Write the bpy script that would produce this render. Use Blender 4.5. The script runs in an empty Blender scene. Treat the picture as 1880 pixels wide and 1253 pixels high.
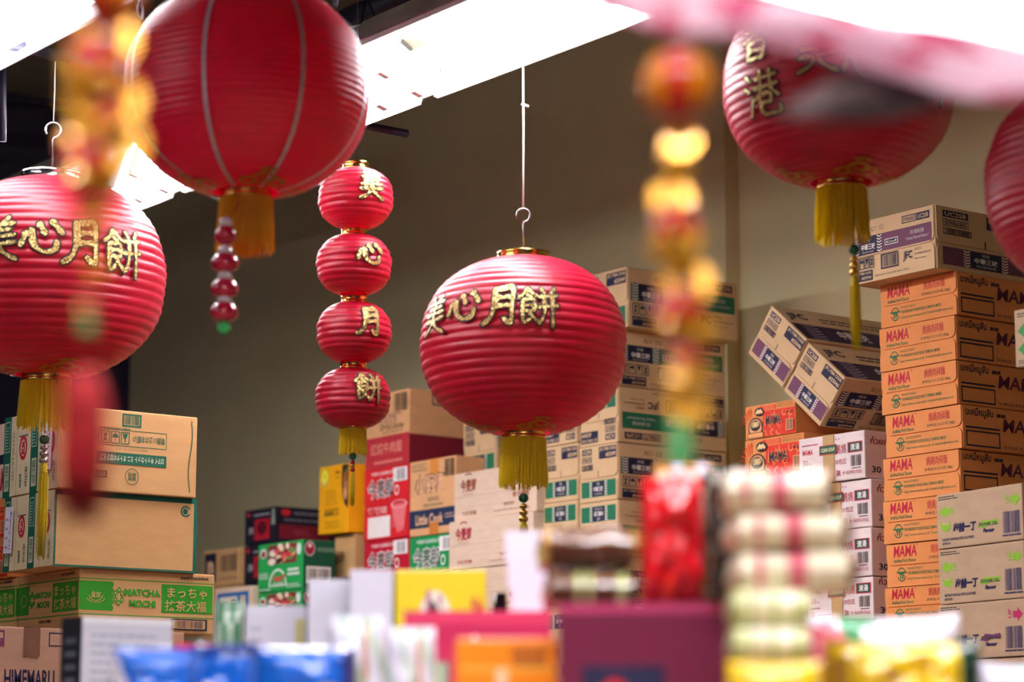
import bpy, bmesh, math, random
from math import sin, cos, pi, radians, atan2, sqrt
from mathutils import Vector, Matrix, noise

random.seed(7)
SC = bpy.context.scene
COL = SC.collection

# ------------------------------------------------------------------ camera
# World axes follow the room: X runs into the long wall, Y along it, Z up.
FPX, CX, CY = 4439.0, 940.0, 626.5
PITCH = math.atan(773.5 / FPX)
CAMZ = 1.6
_f = Vector((.6 * cos(PITCH), .8 * cos(PITCH), sin(PITCH)))
_r = Vector((.8, -.6, 0))
_u = Vector((-.6 * sin(PITCH), -.8 * sin(PITCH), cos(PITCH)))
CAMLOC = Vector((0, 0, CAMZ))
cam_d = bpy.data.cameras.new('camera')
cam_d.sensor_width = 36.0
cam_d.lens = 36.0 * FPX / 1880.0
cam_d.clip_end = 60
cam_d.dof.use_dof = True
cam_d.dof.focus_distance = 6.0
cam_d.dof.aperture_fstop = 2.6
cam = bpy.data.objects.new('camera', cam_d)
COL.objects.link(cam)
cam.matrix_world = Matrix((( _r.x, _u.x, -_f.x, 0), (_r.y, _u.y, -_f.y, 0), (_r.z, _u.z, -_f.z, CAMZ), (0, 0, 0, 1)))
SC.camera = cam

# ------------------------------------------------------------------ world and exposure
world = bpy.data.worlds.new('world')
SC.world = world
world.use_nodes = True
_bg = world.node_tree.nodes['Background']
_bg.inputs[0].default_value = (.30, .22, .52, 1)
_bg.inputs[1].default_value = .10
SC.view_settings.view_transform = 'Standard'
SC.view_settings.look = 'None'
SC.view_settings.gamma = 1
SC.view_settings.use_curve_mapping = False
SC.view_settings.exposure = -0.06
TUBE_STRENGTH = 90.0

# ------------------------------------------------------------------ geometry of sight lines
def P(px, py, D):
    return CAMLOC + D * (_f + _r * ((px - CX) / FPX) + _u * ((CY - py) / FPX))
def ray(px, py):
    return _f + _r * ((px - CX) / FPX) + _u * ((CY - py) / FPX)
def on_u(px, py, U):
    d = ray(px, py); return CAMLOC + d * (U / d.x)
def on_v(px, py, V):
    d = ray(px, py); return CAMLOC + d * (V / d.y)
def on_z(px, py, Z):
    d = ray(px, py); return CAMLOC + d * ((Z - CAMZ) / d.z)

# ------------------------------------------------------------------ tagging
def tag(o, label=None, cat=None, group=None, kind=None):
    if label: o['label'] = label
    if cat: o['category'] = cat
    if group: o['group'] = group
    if kind: o['kind'] = kind
    return o
def empty(name, loc, label=None, cat=None, group=None, rz=0):
    o = bpy.data.objects.new(name, None)
    o.empty_display_size = .05
    o.location = loc; o.rotation_euler = (0, 0, rz)
    COL.objects.link(o)
    return tag(o, label, cat, group)

# ------------------------------------------------------------------ materials
def lin(h):
    if isinstance(h, str):
        h = h.lstrip('#'); c = [int(h[i:i + 2], 16) / 255 for i in (0, 2, 4)]
    else: c = list(h)
    return tuple((x / 12.92 if x <= .04045 else ((x + .055) / 1.055) ** 2.4) for x in c)
MATS = {}
def mat(name, col, rough=.6, metal=0, var=.08, scale=30, bump=0, bscale=200, sheen=0, spec=.5, emit=None, coat=0, trans=0, alpha=1, sheen_rough=.4, stretch=None, sheen_tint=None, translucent=0):
    if name in MATS: return MATS[name]
    m = bpy.data.materials.new(name); m.use_nodes = True
    nt = m.node_tree; b = nt.nodes['Principled BSDF']
    c = lin(col)
    tc = nt.nodes.new('ShaderNodeTexCoord')
    mp = nt.nodes.new('ShaderNodeMapping')
    nt.links.new(tc.outputs['Object'], mp.inputs[0])
    if stretch: mp.inputs['Scale'].default_value = stretch
    if var:
        n = nt.nodes.new('ShaderNodeTexNoise'); n.inputs['Scale'].default_value = scale; n.inputs['Detail'].default_value = 3
        nt.links.new(mp.outputs[0], n.inputs['Vector'])
        r = nt.nodes.new('ShaderNodeValToRGB')
        r.color_ramp.elements[0].position = .25; r.color_ramp.elements[1].position = .75
        r.color_ramp.elements[0].color = tuple(x * (1 - var) for x in c) + (1,)
        r.color_ramp.elements[1].color = tuple(min(1, x * (1 + var)) for x in c) + (1,)
        nt.links.new(n.outputs[0], r.inputs[0]); nt.links.new(r.outputs[0], b.inputs['Base Color'])
    else:
        b.inputs['Base Color'].default_value = c + (1,)
    if bump:
        n2 = nt.nodes.new('ShaderNodeTexNoise'); n2.inputs['Scale'].default_value = bscale
        nt.links.new(mp.outputs[0], n2.inputs['Vector'])
        bp = nt.nodes.new('ShaderNodeBump'); bp.inputs['Strength'].default_value = bump; bp.inputs['Distance'].default_value = .002
        nt.links.new(n2.outputs[0], bp.inputs['Height']); nt.links.new(bp.outputs[0], b.inputs['Normal'])
    b.inputs['Roughness'].default_value = rough
    b.inputs['Metallic'].default_value = metal
    b.inputs['Specular IOR Level'].default_value = spec
    b.inputs['Sheen Weight'].default_value = sheen
    b.inputs['Sheen Roughness'].default_value = sheen_rough
    if sheen_tint: b.inputs['Sheen Tint'].default_value = tuple(sheen_tint) + (1,)
    b.inputs['Coat Weight'].default_value = coat
    b.inputs['Transmission Weight'].default_value = trans
    b.inputs['Alpha'].default_value = alpha
    if emit:
        b.inputs['Emission Color'].default_value = tuple(emit[0]) + (1,)
        b.inputs['Emission Strength'].default_value = emit[1]
    if translucent:
        tr = nt.nodes.new('ShaderNodeBsdfTranslucent'); mx = nt.nodes.new('ShaderNodeMixShader'); mx.inputs[0].default_value = translucent
        if var: nt.links.new(r.outputs[0], tr.inputs[0])
        else: tr.inputs[0].default_value = c + (1,)
        nt.links.new(b.outputs[0], mx.inputs[1]); nt.links.new(tr.outputs[0], mx.inputs[2])
        nt.links.new(mx.outputs[0], nt.nodes['Material Output'].inputs[0])
    MATS[name] = m
    return m
def glitter(name, c1, c2, scale=900):
    if name in MATS: return MATS[name]
    m = bpy.data.materials.new(name); m.use_nodes = True
    nt = m.node_tree; b = nt.nodes['Principled BSDF']
    tc = nt.nodes.new('ShaderNodeTexCoord')
    v = nt.nodes.new('ShaderNodeTexVoronoi'); v.inputs['Scale'].default_value = scale
    nt.links.new(tc.outputs['Object'], v.inputs['Vector'])
    r = nt.nodes.new('ShaderNodeValToRGB')
    r.color_ramp.elements[0].color = lin(c1) + (1,); r.color_ramp.elements[1].color = lin(c2) + (1,)
    r.color_ramp.elements[0].position = .2; r.color_ramp.elements[1].position = .8
    sp = nt.nodes.new('ShaderNodeSeparateColor')
    nt.links.new(v.outputs['Color'], sp.inputs[0]); nt.links.new(sp.outputs[0], r.inputs[0])
    nt.links.new(r.outputs[0], b.inputs['Base Color'])
    g = nt.nodes.new('ShaderNodeNewGeometry')
    va = nt.nodes.new('ShaderNodeVectorMath'); va.operation = 'SUBTRACT'; va.inputs[1].default_value = (.5, .5, .5)
    nt.links.new(v.outputs['Color'], va.inputs[0])
    vs = nt.nodes.new('ShaderNodeVectorMath'); vs.operation = 'SCALE'; vs.inputs['Scale'].default_value = .9
    nt.links.new(va.outputs[0], vs.inputs[0])
    ad = nt.nodes.new('ShaderNodeVectorMath'); ad.operation = 'ADD'
    nt.links.new(vs.outputs[0], ad.inputs[0]); nt.links.new(g.outputs['Normal'], ad.inputs[1])
    nz = nt.nodes.new('ShaderNodeVectorMath'); nz.operation = 'NORMALIZE'
    nt.links.new(ad.outputs[0], nz.inputs[0]); nt.links.new(nz.outputs[0], b.inputs['Normal'])
    b.inputs['Metallic'].default_value = .55; b.inputs['Roughness'].default_value = .35
    MATS[name] = m
    return m
def card(name, col, var=.07):
    return mat('cardboard_' + name, col, rough=.75, var=var, scale=14, bump=.25, bscale=160, spec=.25, stretch=(1, 1, 3))
def ink(col):
    n = 'ink_' + (col if isinstance(col, str) else '%02x%02x%02x' % tuple(int(x * 255) for x in col)).lstrip('#')
    return mat(n, col, rough=.6, var=.05, scale=60, spec=.3)

# ------------------------------------------------------------------ mesh builder
class MB:
    def __init__(s):
        s.v = []; s.f = []; s.mi = []; s.mats = []; s.sm = []
    def m(s, material):
        if material not in s.mats: s.mats.append(material)
        return s.mats.index(material)
    def add(s, vs, fs, material, smooth=False):
        o = len(s.v); k = s.m(material)
        s.v += [tuple(x) for x in vs]
        for f in fs:
            s.f.append(tuple(i + o for i in f)); s.mi.append(k); s.sm.append(smooth)
    def box(s, x0, y0, z0, x1, y1, z1, material):
        v = [(x0, y0, z0), (x1, y0, z0), (x1, y1, z0), (x0, y1, z0), (x0, y0, z1), (x1, y0, z1), (x1, y1, z1), (x0, y1, z1)]
        s.add(v, [(0, 3, 2, 1), (4, 5, 6, 7), (0, 1, 5, 4), (1, 2, 6, 5), (2, 3, 7, 6), (3, 0, 4, 7)], material)
    def lathe(s, prof, material, n=48, c=(0, 0, 0), smooth=True, close=False):
        vs = []; fs = []
        for (r, z) in prof:
            for k in range(n):
                a = 2 * pi * k / n
                vs.append((c[0] + r * cos(a), c[1] + r * sin(a), c[2] + z))
        for i in range(len(prof) - 1):
            for k in range(n):
                k2 = (k + 1) % n
                fs.append((i * n + k, i * n + k2, (i + 1) * n + k2, (i + 1) * n + k))
        s.add(vs, fs, material, smooth)
    def tube(s, pts, rad, material, n=8, caps=True):
        pts = [Vector(p) for p in pts]
        rads = rad if isinstance(rad, (list, tuple)) else [rad] * len(pts)
        vs = []; fs = []
        prev = None
        for i, p in enumerate(pts):
            t = (pts[min(i + 1, len(pts) - 1)] - pts[max(i - 1, 0)]).normalized()
            a = prev if prev is not None else (Vector((0, 0, 1)) if abs(t.z) < .9 else Vector((1, 0, 0)))
            e1 = (a - t * a.dot(t)).normalized(); e2 = t.cross(e1); prev = e1
            for k in range(n):
                g = 2 * pi * k / n
                vs.append(p + (e1 * cos(g) + e2 * sin(g)) * rads[i])
        for i in range(len(pts) - 1):
            for k in range(n):
                k2 = (k + 1) % n
                fs.append((i * n + k, i * n + k2, (i + 1) * n + k2, (i + 1) * n + k))
        if caps:
            fs.append(tuple(range(n - 1, -1, -1))); b = (len(pts) - 1) * n; fs.append(tuple(range(b, b + n)))
        s.add(vs, fs, material, True)
    def sphere(s, c, r, material, n=20, m=12, sc=(1, 1, 1)):
        prof = [(max(1e-5, r * sin(pi * i / m)), -r * cos(pi * i / m)) for i in range(m + 1)]
        o = len(s.v)
        s.lathe(prof, material, n)
        for i in range(o, len(s.v)):
            v = s.v[i]; s.v[i] = (c[0] + v[0] * sc[0], c[1] + v[1] * sc[1], c[2] + v[2] * sc[2])
    def mesh(s, name):
        me = bpy.data.meshes.new(name)
        me.from_pydata(s.v, [], s.f)
        for x in s.mats: me.materials.append(x)
        me.polygons.foreach_set('material_index', s.mi)
        me.polygons.foreach_set('use_smooth', s.sm)
        me.update()
        return me
    def build(s, name, parent=None, loc=(0, 0, 0)):
        return obj(name, s.mesh(name), parent, loc)
def obj(name, me, parent=None, loc=(0, 0, 0), rot=None):
    o = bpy.data.objects.new(name, me); COL.objects.link(o)
    o.parent = parent; o.location = loc
    if rot is not None: o.rotation_euler = rot
    return o

def bevel_mesh(me, off, seg=2):
    bm = bmesh.new(); bm.from_mesh(me)
    bmesh.ops.bevel(bm, geom=list(bm.edges), offset=off, segments=seg, affect='EDGES', profile=.6)
    bm.to_mesh(me); bm.free(); me.update()
    return me

# ------------------------------------------------------------------ flat print
_TG = {}
def textgeo(s, bold=0, shear=0, spacing=1.0):
    key = (s, bold, shear, spacing)
    if key in _TG: return _TG[key]
    c = bpy.data.curves.new('lettering', 'FONT'); c.body = s; c.resolution_u = 2
    c.offset = bold; c.shear = shear; c.space_character = spacing; c.space_line = .95
    o = bpy.data.objects.new('lettering', c); COL.objects.link(o)
    bpy.context.view_layer.update()
    me = bpy.data.meshes.new_from_object(o.evaluated_get(bpy.context.evaluated_depsgraph_get()))
    vs = [v.co.copy() for v in me.vertices]; fs = [tuple(p.vertices) for p in me.polygons]
    bpy.data.objects.remove(o); bpy.data.curves.remove(c); bpy.data.meshes.remove(me)
    if not vs: vs = [Vector((0, 0, 0)), Vector((1, 1, 0))]
    x0 = min(v.x for v in vs); x1 = max(v.x for v in vs); y0 = min(v.y for v in vs); y1 = max(v.y for v in vs)
    vs = [((v.x - x0) / max(1e-6, x1 - x0), (v.y - y0) / max(1e-6, y1 - y0)) for v in vs]
    _TG[key] = (vs, fs)
    return _TG[key]
class Print:
    """Flat print on a carton face; all coordinates are fractions of that face."""
    def __init__(s, w, h):
        s.w, s.h = w, h; s.items = []; s.n = 0; s.flip = False
    def _put(s, pts, fs, c):
        s.n += 1; z = .0004 + s.n * .00006
        if s.flip: pts = [(1 - x, 1 - y) for x, y in pts]
        s.items.append(([(x * s.w, y * s.h, z) for x, y in pts], fs, ink(c)))
        return s
    def rect(s, x0, y0, x1, y1, c):
        return s._put([(x0, y0), (x1, y0), (x1, y1), (x0, y1)], [(0, 1, 2, 3)], c)
    def poly(s, pts, c):
        return s._put(pts, [tuple(range(len(pts)))], c)
    def frame(s, x0, y0, x1, y1, t, c):
        tx = t * s.h / s.w
        a = [(x0, y0), (x1, y0), (x1, y1), (x0, y1), (x0 + tx, y0 + t), (x1 - tx, y0 + t), (x1 - tx, y1 - t), (x0 + tx, y1 - t)]
        return s._put(a, [(0, 1, 5, 4), (1, 2, 6, 5), (2, 3, 7, 6), (3, 0, 4, 7)], c)
    def ell(s, cx, cy, rx, ry, c, n=24):
        return s.poly([(cx + rx * cos(2 * pi * k / n), cy + ry * sin(2 * pi * k / n)) for k in range(n)], c)
    def ring(s, cx, cy, rx, ry, t, c, n=28, a0=0, a1=2 * pi):
        p = []; f = []
        for k in range(n + 1):
            a = a0 + (a1 - a0) * k / n
            p += [(cx + rx * cos(a), cy + ry * sin(a)), (cx + rx * (1 - t) * cos(a), cy + ry * (1 - t) * sin(a))]
        for k in range(n): f.append((2 * k, 2 * k + 2, 2 * k + 3, 2 * k + 1))
        return s._put(p, f, c)
    def text(s, t, x0, y0, x1, y1, c, bold=0, rot=0, shear=0):
        vs, fs = textgeo(t, bold, shear)
        if rot == 180: vs = [(1 - x, 1 - y) for x, y in vs]
        elif rot == 90: vs = [(1 - y, x) for x, y in vs]
        elif rot == 270: vs = [(y, 1 - x) for x, y in vs]
        return s._put([(x0 + x * (x1 - x0), y0 + y * (y1 - y0)) for x, y in vs], fs, c)
    def outlined(s, t, x0, y0, x1, y1, c, oc, bold=.012, ob=.05):
        dx, dy = .04 * (x1 - x0), .06 * (y1 - y0)
        s.text(t, x0 - dx, y0 - dy, x1 + dx, y1 + dy, oc, ob)
        return s.text(t, x0, y0, x1, y1, c, bold)
    def barcode(s, x0, y0, x1, y1, c, back=None, vert=False, seed=1):
        if back: s.rect(x0 - .01, y0 - .02, x1 + .01, y1 + .02, back)
        rr = random.Random(seed); p = []; f = []
        L = (y1 - y0) if vert else (x1 - x0); t = 0
        while t < L:
            w = L * rr.choice((.012, .018, .03)); g = L * rr.choice((.014, .02, .03))
            e = min(L, t + w); k = len(p)
            if vert: p += [(x0, y0 + t), (x1, y0 + t), (x1, y0 + e), (x0, y0 + e)]
            else: p += [(x0 + t, y0), (x0 + e, y0), (x0 + e, y1), (x0 + t, y1)]
            f.append((k, k + 1, k + 2, k + 3)); t += w + g
        return s._put(p, f, c)
    def lines(s, x0, y0, x1, y1, n, c, fill=.35, seed=3):
        rr = random.Random(seed); p = []; f = []
        for i in range(n):
            y = y0 + (y1 - y0) * i / n; hh = (y1 - y0) / n * fill
            x = x0
            while x < x1 - .01:
                w = (x1 - x0) * rr.uniform(.05, .16); e = min(x1, x + w); k = len(p)
                p += [(x, y), (e, y), (e, y + hh), (x, y + hh)]; f.append((k, k + 1, k + 2, k + 3)); x = e + (x1 - x0) * .02
            if i == 0: x1 = x0 + (x1 - x0) * rr.uniform(.85, 1)
        return s._put(p, f, c)
    def hatch(s, x0, y0, x1, y1, back, c, n=6):
        s.rect(x0, y0, x1, y1, back)
        p = []; f = []; m = (x0 + x1) / 2; st = (y1 - y0) / n
        for i in range(n):
            y = y0 + st * i; k = len(p); b = st * .45
            p += [(x0, y + st * .5), (m, y), (m, y + b), (x0, min(y1, y + st * .5 + b))]; f.append((k, k + 1, k + 2, k + 3)); k += 4
            p += [(m, y), (x1, y + st * .5), (x1, min(y1, y + st * .5 + b)), (m, y + b)]; f.append((k, k + 1, k + 2, k + 3))
        return s._put(p, f, c)
    def icons(s, x0, y0, x1, y1, n, c):
        w = (x1 - x0) / n
        for i in range(n):
            a = x0 + i * w + w * .06; b = x0 + (i + 1) * w - w * .06; s.frame(a, y0, b, y1, (y1 - y0) * .07, c)
            mx = (a + b) / 2; my = (y0 + y1) / 2; q = (b - a); hh = y1 - y0
            if i % 3 == 0: s.poly([(a + q * .25, y0 + hh * .2), (a + q * .7, y0 + hh * .2), (a + q * .55, my), (a + q * .75, y0 + hh * .8), (a + q * .3, y0 + hh * .8), (a + q * .4, my)], c)
            elif i % 3 == 1:
                s.poly([(mx + q * .36 * cos(pi * k / 10), my + hh * .02 + hh * .3 * sin(pi * k / 10)) for k in range(11)], c)
                s.rect(mx - q * .03, y0 + hh * .15, mx + q * .03, my, c)
            else:
                s.poly([(a + q * .2, y0 + hh * .85), (a + q * .8, y0 + hh * .85), (a + q * .62, y0 + hh * .45), (a + q * .38, y0 + hh * .45)], c)
                s.rect(mx - q * .05, y0 + hh * .15, mx + q * .05, y0 + hh * .45, c)
        return s
    def mesh(s, name='printed_graphics'):
        """One mesh for each printed area: marks closer than 18 mm belong together."""
        B = []
        for v, _f, _c in s.items:
            B.append([min(q[0] for q in v), min(q[1] for q in v), max(q[0] for q in v), max(q[1] for q in v)])
        g = list(range(len(B)))
        def root(i):
            while g[i] != i: i = g[i]
            return i
        for i in range(len(B)):
            for j in range(i):
                dx = max(0, B[i][0] - B[j][2], B[j][0] - B[i][2]); dy = max(0, B[i][1] - B[j][3], B[j][1] - B[i][3])
                if math.hypot(dx, dy) < .018: g[root(i)] = root(j)
        out = {}
        for i, (v, f, c) in enumerate(s.items):
            out.setdefault(root(i), MB()).add(v, f, c)
        return [m.mesh(name) for m in out.values()]
def put_print(meshes, parent, M, name='printed_graphics'):
    for me in meshes:
        q = obj(name, me, parent); q.matrix_local = M

# ------------------------------------------------------------------ cartons
_BOXM = {}
def box_mesh(d, w, h, material, bev=.0035):
    k = (round(d, 4), round(w, 4), round(h, 4), material.name)
    if k in _BOXM: return _BOXM[k]
    mb = MB(); mb.box(-d / 2, -w / 2, 0, d / 2, w / 2, h, material)
    me = bevel_mesh(mb.mesh('carton'), bev)
    _BOXM[k] = me
    return me
_FLAPM = {}
def flap_mesh(w, h, t, material, up):
    """A cardboard flap in the local (x, y) print plane, outer corners rounded."""
    k = (round(w, 4), round(h, 4), material.name, up)
    if k in _FLAPM: return _FLAPM[k]
    r = min(.018, h * .3); pts = []
    cs = [(r, r, pi, 1.5 * pi), (w - r, r, 1.5 * pi, 2 * pi)] if up else []
    e = .002
    if up:    # hinged along the top: lower corners rounded
        for cx, cy, a0, a1 in ((r + e, r, pi, 1.5 * pi), (w - r - e, r, 1.5 * pi, 2 * pi)):
            for i in range(5):
                a = a0 + (a1 - a0) * i / 4; pts.append((cx + r * cos(a), cy + r * sin(a)))
        pts += [(w - e, h), (e, h)]
    else:
        pts += [(e, 0), (w - e, 0)]
        for cx, cy, a0, a1 in ((w - r - e, h - r, 0, .5 * pi), (r + e, h - r, .5 * pi, pi)):
            for i in range(5):
                a = a0 + (a1 - a0) * i / 4; pts.append((cx + r * cos(a), cy + r * sin(a)))
    n = len(pts)
    v = [(x, y, 0) for x, y in pts] + [(x, y, t) for x, y in pts]
    f = [tuple(range(n, 2 * n))] + [(i, (i + 1) % n, (i + 1) % n + n, i + n) for i in range(n)]
    mb = MB(); mb.add(v, f, material)
    _FLAPM[k] = mb.mesh('flap')
    return _FLAPM[k]
def face_matrix(face, d, w, off=0):
    if face == 'L':
        return Matrix(((0, 0, -1, -d / 2 - off), (-1, 0, 0, w / 2), (0, 1, 0, 0), (0, 0, 0, 1)))
    return Matrix(((1, 0, 0, -d / 2), (0, 0, -1, -w / 2 - off), (0, 1, 0, 0), (0, 0, 0, 1)))
FLAP_T = .003
def carton(name, label, cat, group, U, V, Z, d, w, h, material, prints=None, flaps=None, seam=.5, yaw=0, roll=0, tape=None):
    """U, V: room position of the near vertical edge; the L face looks along -X, the F face along -Y."""
    h -= .0004
    o = obj(name, box_mesh(d, w, h, material))
    tag(o, label, cat, group)
    c = Vector((d / 2, w / 2, 0)); R = Matrix.Rotation(yaw, 3, 'Z') @ Matrix.Rotation(roll, 3, 'X')
    o.location = Vector((U, V, Z)) + R @ c
    o.rotation_euler = R.to_euler()
    off = {'L': 0, 'F': 0}
    for fc in (flaps or ''):
        fw = w if fc == 'L' else d
        off[fc] = FLAP_T
        s = h * seam; g = .0012
        for up in (True, False):
            m = flap_mesh(fw, (h - s - g) if up else (s - g), FLAP_T, material, up)
            q = obj('flap', m, o)
            M = face_matrix(fc, d, w)
            q.matrix_local = M @ Matrix.Translation((0, s + g if up else 0, 0))
    for fc, me in (prints or {}).items():
        if me is None: continue
        mh = max(v.co.y for k in me for v in k.vertices)
        put_print(me, o, face_matrix(fc, d, w, off[fc]) @ Matrix.Diagonal((1, min(1, h / max(mh, 1e-6)), 1, 1)))
    if tape:
        fc, a, b, y0, y1, tm = tape
        fw = w if fc == 'L' else d
        mb = MB(); n = 9; vs = []
        for i in range(n + 1):
            x = a + (b - a) * i / n
            vs += [(x * fw, y0 * h + random.uniform(-.002, .002), .0022), (x * fw, y1 * h, .0022)]
        fs = [(2 * i, 2 * i + 2, 2 * i + 3, 2 * i + 1) for i in range(n)]
        if y1 >= 1:   # the strip folds over the top edge
            k = len(vs); vs += [(a * fw, h + .0012, .0022), (b * fw, h + .0012, .0022), (b * fw, h + .0012, -.06), (a * fw, h + .0012, -.06)]; fs.append((k, k + 1, k + 2, k + 3))
        mb.add(vs, fs, tm)
        q = mb.build('packing_tape', o); q.matrix_local = face_matrix(fc, d, w, off[fc])
    return o
def near_box(xn, yt, yb, xl, xr, U=None, D=None):
    """Room size and place of a box from its near vertical edge and its two far edges."""
    ym = (yt + yb) / 2
    N = on_u(xn, ym, U) if U is not None else P(xn, ym, D)
    U, V = N.x, N.y
    zt, zb = on_u(xn, yt, U).z, on_u(xn, yb, U).z
    w = on_u(xl, ym, U).y - V if xl is not None else None
    d = on_v(xr, ym, V).x - U if xr is not None else None
    return U, V, zb, d, w, zt - zb

# ================================================================== THE SETTING
U0 = 4.49            # front of the long row of cartons
WALL_L = U0 + .62    # long wall, part beyond the step
WALL_R = U0 + .68    # part nearer the camera, slightly recessed
CEIL = 4.55
VB = 9.7            # the dark wall at the far end
RACK = 1.74
m_wall = mat('wall_paint', '#ddd2a4', rough=.85, var=.05, scale=2.2, bump=.08, bscale=60, spec=.2)
m_ceil = mat('ceiling_paint', '#8a8574', rough=.9, var=.08, scale=3)
m_floor = mat('floor_vinyl', '#7a6f66', rough=.5, var=.08, scale=6)
m_steel_dark = mat('painted_steel_dark', '#16142e', rough=.55, var=.12, scale=12)
def wall_slab(name, x0, y0, x1, y1, z0=0, z1=CEIL, m=None):
    mb = MB(); mb.box(x0, y0, z0, x1, y1, z1, m or m_wall)
    return tag(mb.build(name), kind='structure')
STEP_V = on_u(1330, 300, WALL_L).y
mb = MB(); mb.box(-4, -3, -.1, WALL_R + .2, VB, 0, m_floor); tag(mb.build('floor'), kind='structure')
mb = MB(); mb.box(-4, -3, CEIL, WALL_R + .2, VB, CEIL + .1, m_ceil); tag(mb.build('ceiling'), kind='structure')
wall_slab('wall_right', WALL_R, -3, WALL_R + .2, STEP_V)
wall_slab('wall_right_pier', WALL_L, STEP_V, WALL_R + .2, VB)
wall_slab('wall_back', -4, VB, WALL_R + .2, VB + .2, m=mat('navy_wall_shade', '#37334a', rough=.85, var=.08, scale=2, bump=.08, bscale=60, spec=.2))  # shade painted in: the navy colour darkens this end wall

# ================================================================== LIGHT FITTINGS
m_hood = mat('white_enamel', '#f2f2f2', rough=.35, var=.02, scale=8, spec=.4)
m_hood_out = mat('dusty_grey_enamel', '#8d948a', rough=.7, var=.2, scale=9)
m_tube = mat('lit_tube', '#ffffff', rough=.4, var=0, emit=((1.0, .955, 1.0), TUBE_STRENGTH))
m_tube_dim = mat('dimmed_lit_tube', '#ffffff', rough=.4, var=0, emit=((1.0, .955, 1.0), TUBE_STRENGTH * .38))  # output lowered to balance the light on the cartons
m_cap = mat('lamp_holder', '#e8e6e6', rough=.5, var=.03)
m_gap = mat('dull_zinc', '#8f8a78', rough=.4, metal=.7, var=.15, scale=10)
def fitting(label, centre, length, tilt=radians(17), along='Y', width=.26, drop=.034, tube_m=None, tubes=2, rz=None, sag=.11, group='fluorescent light fittings'):
    """A trough reflector with two lit tubes; runs along local Y, open side down and, tilted, towards -X."""
    t = empty('fluorescent_light', centre, label, 'ceiling light', group)
    t.rotation_euler = (0, tilt, rz if rz is not None else 0)
    L = length / 2; w = width / 2
    prof = []
    for i in range(15):
        a = pi * i / 14
        prof.append((-w * cos(a), sag * sin(a) ** .7))
    th = .006
    mb = MB(); vs = []; fs = []; n = len(prof)
    for y in (-L, L):
        vs += [(x, y, z) for x, z in prof]
    fs = [(i, i + 1, n + i + 1, n + i) for i in range(n - 1)]
    mb.add(vs, fs, m_hood, True)
    mb.build('reflector', t)
    mb = MB(); vs = []
    for y in (-L, L):
        vs += [(x * (1 + th / w), y, z * (1 + th / sag) + .003) for x, z in prof]
    mb.add(vs, [(n + i, n + i + 1, i + 1, i) for i in range(n - 1)], m_hood_out, True)
    mb.build('outer_shell', t)
    for s in (-1, 1):
        mb = MB(); mb.box(s * w - (.012 if s > 0 else .0), -L, -.012, s * w + (.0 if s > 0 else .012), L, .004, m_hood)
        mb.build('rim', t)
    for k in range(tubes):
        x = (k - (tubes - 1) / 2) * .1
        mb = MB(); mb.tube([(x, -L + .05, -drop), (x, L - .05, -drop)], .016, tube_m or m_tube, 14); mb.build('tube', t)
        for s in (-1, 1):
            mb = MB(); mb.box(x - .013, s * (L - .04) - .01, -drop - .017, x + .013, s * (L - .04) + .01, sag * .8, m_hood)
            mb.build('lamp_holder', t)
    return t
ZL = 3.22
A1 = on_z(712, 135, ZL)      # the joint between two fittings of the long line
UL = A1.x
V1, LEN = A1.y, 1.16
GAP = .07
fitting('long bright fluorescent fitting above the middle, right of the largest red lantern', (UL, V1 - GAP / 2 - .45, ZL), .90)
fitting('fluorescent fitting mostly hidden behind the largest red lantern', (UL, V1 + GAP / 2 + LEN / 2, ZL), LEN)
fitting('far fluorescent fitting over the left red lantern', (UL, V1 + GAP * 1.5 + LEN * 1.5, ZL), LEN)
# the next line of fittings, nearer the left; and one across, near the camera
C1 = on_z(40, 2, ZL)
fitting('fluorescent fitting in the top left corner of the view', (C1.x, C1.y + .15, ZL), 1.5, tube_m=m_tube_dim)
D1 = P(1790, 0, 3.0)
fitting('fluorescent fitting in the top right corner behind the pink banner', (D1.x + .1, D1.y, D1.z), 1.2, tilt=0, rz=-pi / 2, sag=.08, drop=-.02, tube_m=m_tube_dim)
# unseen lamps added as fill, left of and behind the camera: bare battens
m_tube2 = mat('lit_fill_tube', '#ffffff', rough=.4, var=0, emit=((1.0, .955, 1.0), TUBE_STRENGTH * .50))
FILL_BATTENS = ((-.3, 4.4, 'nearest the left cartons'), (-2.0, 4.2, 'over the neighbouring aisle, near end'), (-2.0, 5.8, 'over the neighbouring aisle, far end'))
for u, v, lab in FILL_BATTENS:
    t = empty('fill_batten_light', (u, v, 3.5), 'added bare fill batten outside the view, ' + lab, 'ceiling light', 'added fill battens outside the view')
    mb = MB(); mb.box(-.035, -.62, 0, .035, .62, .06, m_cap); mb.build('batten', t)
    mb = MB(); mb.tube([(0, -.58, -.035), (0, .58, -.035)], .016, m_tube2, 12); mb.build('tube', t)
    for q in (-1, 1):
        mb = MB(); mb.box(-.014, q * .59 - .01, -.055, .014, q * .59 + .01, .0, m_cap); mb.build('lamp_holder', t)
        mb = MB(); mb.tube([(0, q * .4, .06), (0, q * .4, CEIL - 3.5)], .004, m_steel_dark, 5); mb.build('suspension_rod', t)
for k, (x, y) in enumerate(((-.85, .8), (.60, .9), (-.25, 2.15))):  # unseen hooded fittings added to brighten the goods in front
    q = Vector((.8 * x + .6 * y, -.6 * x + .8 * y, 2.95))
    fitting(['added hooded fill fitting above the aisle, left of the camera', 'added hooded fill fitting above the aisle, right of the camera', 'added hooded fill fitting above the blurred goods, just out of the view'][k], q, 1.2, tilt=0, sag=.08, drop=-.02, rz=pi / 2 - math.atan2(.6, .8))
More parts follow.
